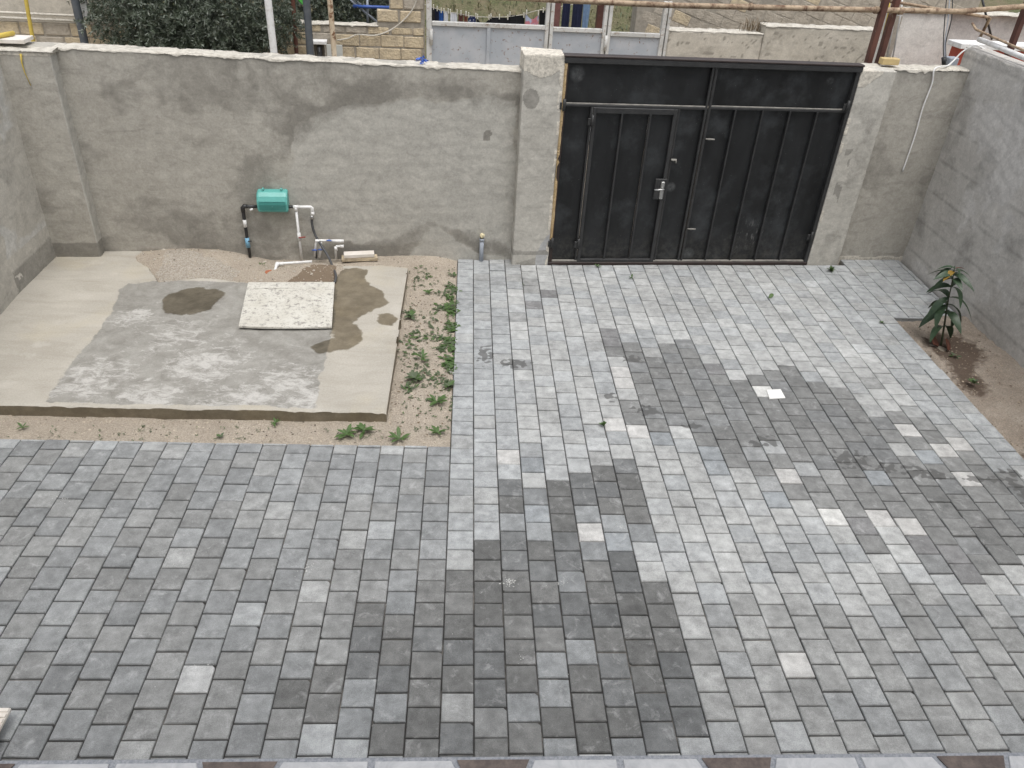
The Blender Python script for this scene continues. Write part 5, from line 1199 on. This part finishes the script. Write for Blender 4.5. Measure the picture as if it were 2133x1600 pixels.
garment(914, 924, 23, .5, ROY, 'royal blue cloth on the clothes line', pegs=1)
garment(924, 934, 24, .5, WHT, 'left one of two white cloths on the clothes line', 'taper', 2)
garment(937, 953, 26, .5, WHT, 'right one of two white cloths on the clothes line', 'taper', 2)
garment(955, 965, 28, .45, BRN, 'dark brown cloth on the clothes line', pegs=1)
garment(967, 974, 30, .45, RST, 'narrow rust red cloth on the clothes line', pegs=1)
garment(975, 992, 33, .4, DOT, 'navy cloth with white dots on the clothes line', pegs=2)
garment(993, 1020, 36, .45, BLK, 'left one of the three black garments on the line', 'sag', 2)
garment(1020, 1060, 35, .45, BLK, 'wide middle black garment on the line', 'flat', 3)
garment(1060, 1093, 31, .45, BLK, 'black garment hanging left of the pink top', 'flat', 2)
garment(1095, 1123, 27, .40, PINK, 'pink and lilac top sagging between two pegs', 'sag', 2)
garment(1124, 1139, 22, .5, BLK, 'black cloth at the right end of the line', 'taper', 1)
garment(1148, 1170, -5, .9, MAU, 'mauve cloth hanging beside the dark trousers', pegs=0, t=6.0)
garment(1174, 1190, -6, .75, NAVY, 'left leg-shaped navy trousers behind the gate', pegs=0, t=6.0, cat='trousers')
garment(1195, 1216, -6, .8, NAVY, 'right navy trousers behind the gate', pegs=0, t=6.0, cat='trousers')
garment(1216, 1232, -4, .72, DEN, 'faded denim trousers behind the gate', 'taper', 0, t=6.02, cat='trousers')
ps1 = wbox('brown_post', *(lambda q: (q-0.06, q+0.06))(Q(1250, 30, 6.3)[0]), 6.25, 6.37, -0.1, 2.6, M_BROWNPOST, None, 0.006); tag(ps1, 'dark brown post seen through the blue gate frame', 'post')
# ------------------------------------------------------------------ grass on the bank
items = []
for i in range(9000):
    s = random.uniform(-3.5, 9.5); t = random.uniform(7.9, 15); h_ = float(hill_h(np.array([s]), np.array([t]))[0]); p = W(s, t, h_)
    L = random.uniform(.08, .28); items.append((p.x, p.y, p.z, L, L*0.10, random.uniform(0, 6.3), random.uniform(0.6, 1.5), 0 if random.random() < .6 else 1))
gr = leaf_stuff('bank_grass', items, [M_GRASS, M_WEED2], 'olive green rough grass on the bank behind the gate')
items = []
for i in range(420):
    s = random.uniform(2.75, 3.75); t = random.uniform(6.6, 8.0); p = W(s, t, -0.08); L = random.uniform(1.9, 2.5); items.append((p.x, p.y, p.z, L, 0.012, random.uniform(0, 6.3), random.uniform(1.35, 1.62), 0 if random.random() < .8 else 1))
leaf_stuff('dry_stalks', items, [M_STRAW, M_WEED2], 'thicket of dry brown stalks behind the right gate opening')
items = []
for i in range(70):
    s = random.gauss(5.35, .12); p = W(s, FT+0.2, 1.9); L = random.uniform(.25, .6); items.append((p.x, p.y, p.z, L, 0.010, random.uniform(0, 6.3), random.uniform(1.0, 1.55), 0))
leaf_stuff('wall_grass', items, [M_STRAW], 'dry grass tuft growing on the step of the alley wall')
# ------------------------------------------------------------------ olive trees
def olive(name, trunk, blobs, n, label, lmin=0.04, lmax=0.085):
    e = empty(name, trunk); tag(e, label, 'tree')
    T = Vector(trunk); bm = bmesh.new(); top = Vector((sum(b[0] for b in blobs)/len(blobs), sum(b[1] for b in blobs)/len(blobs), max(b[2] for b in blobs)*0.6))
    add_tube(bm, spline([T, T+Vector((0.05, 0, 0.5)), T+Vector((0.0, 0.05, 1.0)), top], 3), [0.11, 0.10, 0.095, 0.09, .085, .08, .075, .07, .06, .05], 8)
    for b in blobs: add_tube(bm, spline([T+Vector((0, 0.03, 0.9)), (T+Vector((0, 0, 1.0))+Vector(b[:3]))/2+Vector((0, 0, .1)), Vector(b[:3])], 3), [0.05, .045, .04, .03, .025, .02, 0.012], 6)
    tw = []
    keep(bm_obj('trunk', bm, M_BARK, smooth=True), e)
    V = []; F = []; MI = []; vol = [b[3]*b[4]*b[5] for b in blobs]; tot = sum(vol)
    for b, v_ in zip(blobs, vol):
        nb = int(n*v_/tot); nt = max(6, nb//26)
        for q in range(nt):                                      # twig by twig
            d = Vector((random.gauss(0, 1), random.gauss(0, 1), random.gauss(0, 1))).normalized()*(random.random()**0.38)
            c = Vector((b[0]+d.x*b[3], b[1]+d.y*b[4], b[2]+d.z*b[5])); ax = (d + Vector((random.gauss(0, .5), random.gauss(0, .5), random.gauss(-.1, .5)))).normalized(); L = random.uniform(.15, .34)
            pts = [c, c+ax*L*.5+Vector((0, 0, -.01)), c+ax*L+Vector((0, 0, -.05*L/.3))]
            for u in range(26):
                f_ = random.random(); p = pts[0].lerp(pts[2], f_); a = Vector((random.gauss(0, 1), random.gauss(0, 1), random.gauss(0, 1))); dr = (ax*0.7+a.normalized()*0.8).normalized(); sd = dr.cross(Vector((random.gauss(0, 1), random.gauss(0, 1), random.gauss(0, 1)))).normalized()
                l = random.uniform(lmin, lmax); w_ = l*0.13; k0 = len(V)
                V += [p, p+dr*l*.5+sd*w_, p+dr*l, p+dr*l*.5-sd*w_]; F.append((k0, k0+1, k0+2, k0+3)); MI.append(1 if random.random() < .32 else 0)
    o = mesh_obj('crown', V, F, M_OLIVE); o.data.materials.append(M_OLIVE2); o.data.polygons.foreach_set('material_index', MI); keep(o, e)
    return e
def Wt(s, t, z): p = W(s, t, z); return (p.x, p.y, p.z)
bl = [(*Wt(-5.35, 5.0, 2.15), .55, .6, .55), (*Wt(-4.6, 4.8, 2.05), .7, .7, .75), (*Wt(-3.9, 4.9, 2.0), .75, .7, .75), (*Wt(-3.25, 5.0, 2.1), .6, .6, .55), (*Wt(-4.3, 4.7, 1.55), .8, .55, .5), (*Wt(-3.55, 4.7, 1.5), .6, .5, .45), (*Wt(-5.0, 4.8, 1.55), .5, .45, .45), (*Wt(-4.3, 5.6, 2.8), 1.4, .8, .6), (*Wt(-2.85, 5.0, 1.85), .3, .3, .25)]
olive('olive_tree', Wt(-4.2, 5.0, -0.09), bl, 105000, 'dense grey-green olive tree leaning over the far wall')
bl = [(*Wt(-2.6, 6.6, 2.2), .7, .6, .6), (*Wt(-1.8, 6.7, 2.2), .55, .6, .55), (*Wt(-2.2, 6.8, 2.9), .9, .6, .5), (*Wt(-1.45, 6.8, 1.8), .35, .4, .4), (*Wt(-2.3, 6.4, 1.75), .8, .4, .4)]
olive('olive_tree', Wt(-2.1, 6.9, -0.09), bl, 42000, 'darker olive tree behind the block wall, right of the poles')
bl = [(*Wt(7.9, 9.4, 2.75), .6, .5, .35)]
olive('shrub', Wt(7.9, 9.4, 1.0), bl, 5000, 'small dark shrub at the top edge above the sloping stone wall')
# ------------------------------------------------------------------ poles along the alley
def pole(px0, py0, px1, py1, t, r, m, label, zt=2.9, n=12, nm='pole', cat='pole'):
    s0, z0 = Q(px0, py0, t); s1, z1 = Q(px1, py1, t); ds = (s0-s1)/(z0-z1)
    o = tube(nm, [W(s1+ds*(-0.09-z1), t, -0.09), W(s1+ds*(0.8-z1), t, 0.8), W(s1, t, z1), W(s0, t, z0), W(s1+ds*(zt-z1), t, zt)], r, m, None, n); tag(o, label, cat); return o
pole(558, 0, 571, 112, 4.0, 0.055, M_WHITEPOST, 'whitewashed pole in front of the olive tree')
pole(610, 0, 618, 115, 4.9, 0.034, M_BROWNPOST, 'thin rust brown pole between the white and the dark grey poles')
pole(638, 0, 647, 118, 4.4, 0.058, M_GREYPOST, 'dark grey steel pole in front of the block wall')
pole(687, 0, 697, 122, 4.3, 0.042, M_PEELPOST, 'cream pole with peeling rusty paint')
pole(54, 0, 68, 80, 4.6, 0.028, M_YELLOW, 'yellow gas riser pipe at the far left', cat='pipe', nm='gas_riser')
pole(156, 0, 177, 92, 4.7, 0.06, M_GREYPOST, 'grey drain pipe left of the olive tree', cat='pipe', nm='drain_pipe')
s_, z_ = Q(176, 18, 4.9); o = wbox('cable_duct', s_-0.05, s_+0.05, 4.86, 4.94, Q(176, 36, 4.9)[1], 2.6, M_WHITEPOST, None, 0.006); tag(o, 'pale grey cable duct beside the grey drain pipe', 'duct')
gb = mesh_obj('green_tarp', [WQ(616, -6, 4.85), WQ(632, -6, 4.85), WQ(632, 11, 4.83), WQ(624, 6, 4.86)]+[WQ(616, -6, 4.86), WQ(632, -6, 4.86), WQ(632, 11, 4.84), WQ(624, 6, 4.87)], [(0, 1, 2, 3), (7, 6, 5, 4), (0, 4, 5, 1), (1, 5, 6, 2), (2, 6, 7, 3), (3, 7, 4, 0)], simple('green_plastic', (0.06, 0.36, 0.05), (0.05, 0.28, 0.04), 9, 0.6)); tag(gb, 'scrap of bright green plastic behind the dark grey pole', 'plastic')
# electricity meter cabinet
mc = empty('meter_cabinet', W(Q(682, 110, 5.15)[0], 5.15, 1.3)); tag(mc, 'open grey electricity meter cabinet on the block wall', 'cabinet')
s0, z1 = Q(653, 91, 5.15); s1, z0 = Q(678, 125, 5.15)
wbox('cabinet_back', s0, s1, 5.24, 5.28, 0.9, z1, M_MORTAR, mc); wbox('cabinet_side', s0-0.02, s0, 5.12, 5.28, 0.9, z1, M_COPE, mc); wbox('cabinet_side', s1, s1+0.02, 5.12, 5.28, 0.9, z1, M_COPE, mc)
wbox('cabinet_roof', s0-0.05, s1+0.04, 5.08, 5.29, z1+0.002, z1+0.05, M_WHITEPOST, mc)
mt = wbox('electric_meter', s0+0.05, s1-0.05, 5.16, 5.238, z1-0.22, z1-0.04, M_HOSE, mc, 0.01); part2(wbox('meter_window', s0+0.08, s1-0.08, 5.152, 5.1595, z1-0.13, z1-0.06, M_GREYPVC, mc, 0.002), mt)
a0 = Q(680, 95, 5.1)[0]; a1 = Q(713, 95, 5.1)[0]; wbox('cabinet_door', a0, a1, 5.08, 5.1, 0.9, Q(695, 93, 5.1)[1], simple('door_grey', (0.52, 0.53, 0.50), (0.44, 0.45, 0.42), 6, 0.6), mc)
cb = tube('cable', spline([WQ(702, 84, FT-.05), WQ(725, 80, FT-.05), WQ(745, 72, FT-.05), WQ(780, 74, FT-.05), WQ(815, 62, FT-.05), WQ(845, 38, FT-.05), WQ(862, 15, FT-.05), WQ(870, -8, FT-.05)], 6), 0.012, M_COPE, None, 6); tag(cb, 'cream cable looping across the limestone blocks', 'cable')
br_ = empty('drying_rack', W(Q(765, 30, 6.1)[0], 6.1, 0)); tag(br_, 'blue and grey folding rack behind the block wall', 'rack')
tube('rack_bar', [WQ(735, 13, 6.1), WQ(812, 16, 6.1)], 0.028, M_BLUE, br_, 8)
for a, b in (((720, -8), (790, 50)), ((765, -5), (766, 52)), ((730, -5), (752, 10))): tube('rack_leg', [WQ(*a, 6.15), WQ(*b, 6.15)], 0.022, M_GREYPVC, br_, 8)
wbox('dark_shed', Q(764, 0, 7.4)[0], Q(812, 0, 7.4)[0]+0.4, 7.4, 7.7, -0.1, 2.6, M_GFRAME, None); bpy.data.objects['dark_shed'].name = 'shed'; tag(bpy.data.objects['shed'], 'dark shed wall behind the drying rack', 'shed')
# ------------------------------------------------------------------ rusty overhead gas pipe on brown posts
gpz = empty('overhead_pipe', W(4.8, .45, 0)); tag(gpz, 'rusty overhead gas pipe running above the black gate', 'pipe')
pts = [WQ(1050, -5, .45), WQ(1390, 11, .45), WQ(1830, 21, .45), WQ(2000, 24, .45), WQ(2112, 15, .45)]
d0 = (pts[0]-pts[1]); tube('pipe_run', [pts[0]+d0*2.5]+pts+[pts[-1]+(pts[-1]-pts[-2])*2], 0.031, M_GASPIPE, gpz, 12)
for a, b in (((1872, 23), (1880, 23)), ((1560, 14), (1566, 14.5)), ((1822, 21), (1828, 21))): tube('pipe_weld', [WQ(*a, .45), WQ(*b, .45)], 0.042, M_GASPIPE, gpz, 12)
tube('branch_pipe', [WQ(1835, 0, .6), WQ(1900, 10, .62), WQ(2058, 36, .7), WQ(2062, 38, .7), WQ(2040, 80, .72)], 0.017, M_GASPIPE, gpz, 8)
for (px0, px1, lab, off) in ((1848, 1808, 'front brown steel post of the pipe support behind the gate', 0), (1866, 1830, 'rear brown steel post of the pipe support behind the gate', .12)):
    s0, z0 = Q(px1, 130, .42+off); o = wbox('pipe_post', s0-0.035, s0+0.035, .38+off, .46+off, -0.09, 3.25, M_BROWNPOST, None, 0.006); tag(o, lab, 'post')
s0, z0 = Q(2106, 95, .55); o = wbox('pipe_post', s0-0.032, s0+0.032, .50, .58, -0.09, 3.5, M_BROWNPOST, None, 0.006); tag(o, 'dark red-brown post beyond the right wall', 'post')
o = tube('brace', [WQ(2045, -5, .8), WQ(2066, 82, .8)], 0.014, M_BLACKPVC, None, 8); tag(o, 'thin black brace crossing the rusty branch pipe', 'brace')
for i, (x0, x1, lab) in enumerate(((1842, 1826, 'left'), (1856, 1846, 'middle'), (1868, 1858, 'right'))):
    o = tube('gas_branch', [WQ(x0+12, -4, .95), WQ(x0+8, 30, .95), WQ(x1, 128, .95)], 0.011, M_WHITEPOST if i else M_YELLOW, None, 6); tag(o, f'{lab} one of three thin gas pipes beside the brown posts', 'pipe', 'thin gas pipes')
o = wbox('dark_strip', Q(1852, 60, 2.98)[0], Q(1872, 60, 2.98)[0], 2.965, 2.992, 1.7, 2.65, M_MORTAR, None, 0); o.name = 'exposed_strip'; tag(o, 'strip of bare dark mortar on the pale wall', 'strip')
s0, z0 = Q(1833, 133, .15); s1, _ = Q(1868, 133, .15); o = wbox('block', s0, s1, .10, .20, 2.487, 2.56, simple('tan_paint', (0.55, 0.42, 0.20), (0.45, 0.34, 0.17), 8, 0.8), None, 0.006); tag(o, 'tan block lying on the wall top right of the gate', 'block')
# cables on the right
o = tube('cable', spline([WQ(2133, 142, .1), WQ(2080, 118, .12), WQ(2050, 102, .16), WQ(2030, 95, .2), WQ(2005, 108, .22), WQ(1985, 128, .2), W(Q(1972, 138, .14)[0], .14, 2.492), W(Q(1955, 142, .05)[0], .05, 2.497), W(Q(1945, 148, -.02)[0], -.02, 2.47), WQ(1941, 175, -.02), WQ(1922, 225, -.02), WQ(1905, 285, -.02), WQ(1880, 357, -.02)], 7), 0.0095, M_WHITEPVC, None, 8); tag(o, 'white cable hanging down the plaster wall right of the gate', 'cable')
cbk = empty('cable_bundle', WQ(1968, 130, .5)); tag(cbk, 'black cables ending in a black plug behind the wall top', 'cable')
for i, (x0, x1) in enumerate(((1972, 1966), (1978, 1969), (1984, 1971))): tube('cable_strand', spline([WQ(x0, -6, .8), WQ(x0-4+i, 40, .7), WQ(x1-1, 90, .6), WQ(x1, 128, .5)], 5), 0.007, M_BLACKPVC if i != 1 else M_GREYPVC, cbk, 6)
tube('plug', [WQ(1966, 120, .5), WQ(1966, 140, .5)], [0.03, 0.026], M_BLACKPVC, cbk, 8)
o = wbox('junction_box', Q(1972, 128, .55)[0], Q(1992, 128, .55)[0], .5, .62, 2.2, Q(1980, 119, .55)[1], M_GREYPVC, None, 0.01); tag(o, 'pale grey junction box beside the black plug', 'box')
wpz = empty('wrapped_conduit', (6.2, 7.8, 2.75)); tag(wpz, 'white wrapped conduit lying along the right wall top', 'pipe')
def rtop(y, z): return Vector((6.20+0.006*(y-8), y, z))
tube('conduit_run', [rtop(8.45, 2.80), rtop(8.3, 2.80), rtop(7.0, 2.765), rtop(5.0, 2.76), rtop(2.0, 2.76)], 0.03, M_WHITEPOST, wpz, 8)
tube('rusty_rod', [rtop(8.62, 2.95)+Vector((-.05, 0, 0)), rtop(8.5, 2.9)+Vector((-.05, 0, 0)), rtop(7.4, 2.82)+Vector((.05, 0, 0)), rtop(6, 2.80)+Vector((.06, 0, 0))], 0.014, M_GASPIPE, wpz, 8)
# things lying on the yard wall
bd = empty('stone_board', W(-5.0, 0.05, 2.42)); tag(bd, 'flat white stone board lying on the corner pilaster', 'board')
s0, _ = Q(-10, 93, -.05); s1, _ = Q(52, 93, -.05); wbox('board_slab', s0-0.3, s1, -0.06, 0.20, 2.432, 2.472, M_WOODW, bd, 0.004)
o = tube('yellow_pipe', [W(Q(-25, 105, -.1)[0], -.13, 2.46), W(Q(0, 92, -.05)[0], -.03, 2.497), W(Q(27, 75, .1)[0], .13, 2.50)], 0.024, M_YELLOW, None, 10); tag(o, 'short yellow pipe resting on the white stone board', 'pipe')
bm = bmesh.new(); c = W(Q(877, 131, 0.05)[0], 0.02, wtop(-0.55, 0)+0.03)
for i in range(26):
    a = random.uniform(0, 6.28); d = random.uniform(0.0, 0.06); p = c + Vector((math.cos(a)*d, math.sin(a)*d*.8, random.uniform(0.0, 0.05)))
    q = p + Vector((random.uniform(-.05, .05), random.uniform(-.04, .04), random.uniform(-.02, .05))); r_ = p + Vector((random.uniform(-.05, .05), random.uniform(-.04, .04), random.uniform(-.03, .04)))
    bm.faces.new([bm.verts.new(v) for v in (p, q, r_)])
o = bm_obj('plastic_scrap', bm, simple('blue_plastic', (0.05, 0.12, 0.50), (0.08, 0.18, 0.58), 20, 0.5)); tag(o, 'crumpled blue plastic scrap on top of the wall', 'scrap')
# paint drip on the corner pilaster
o = tube('paint_drip', [W(Q(44, 112, -.165)[0], -.176, Q(44, 112, -.165)[1]), W(Q(46, 130, -.165)[0], -.176, Q(46, 130, -.165)[1]), W(Q(52, 150, -.165)[0], -.175, Q(52, 150, -.165)[1]), W(Q(65, 178, -.165)[0], -.175, Q(65, 178, -.165)[1])], [0.012, 0.008, 0.005, 0.004], M_YELLOW, None, 6); keep(o, bw)
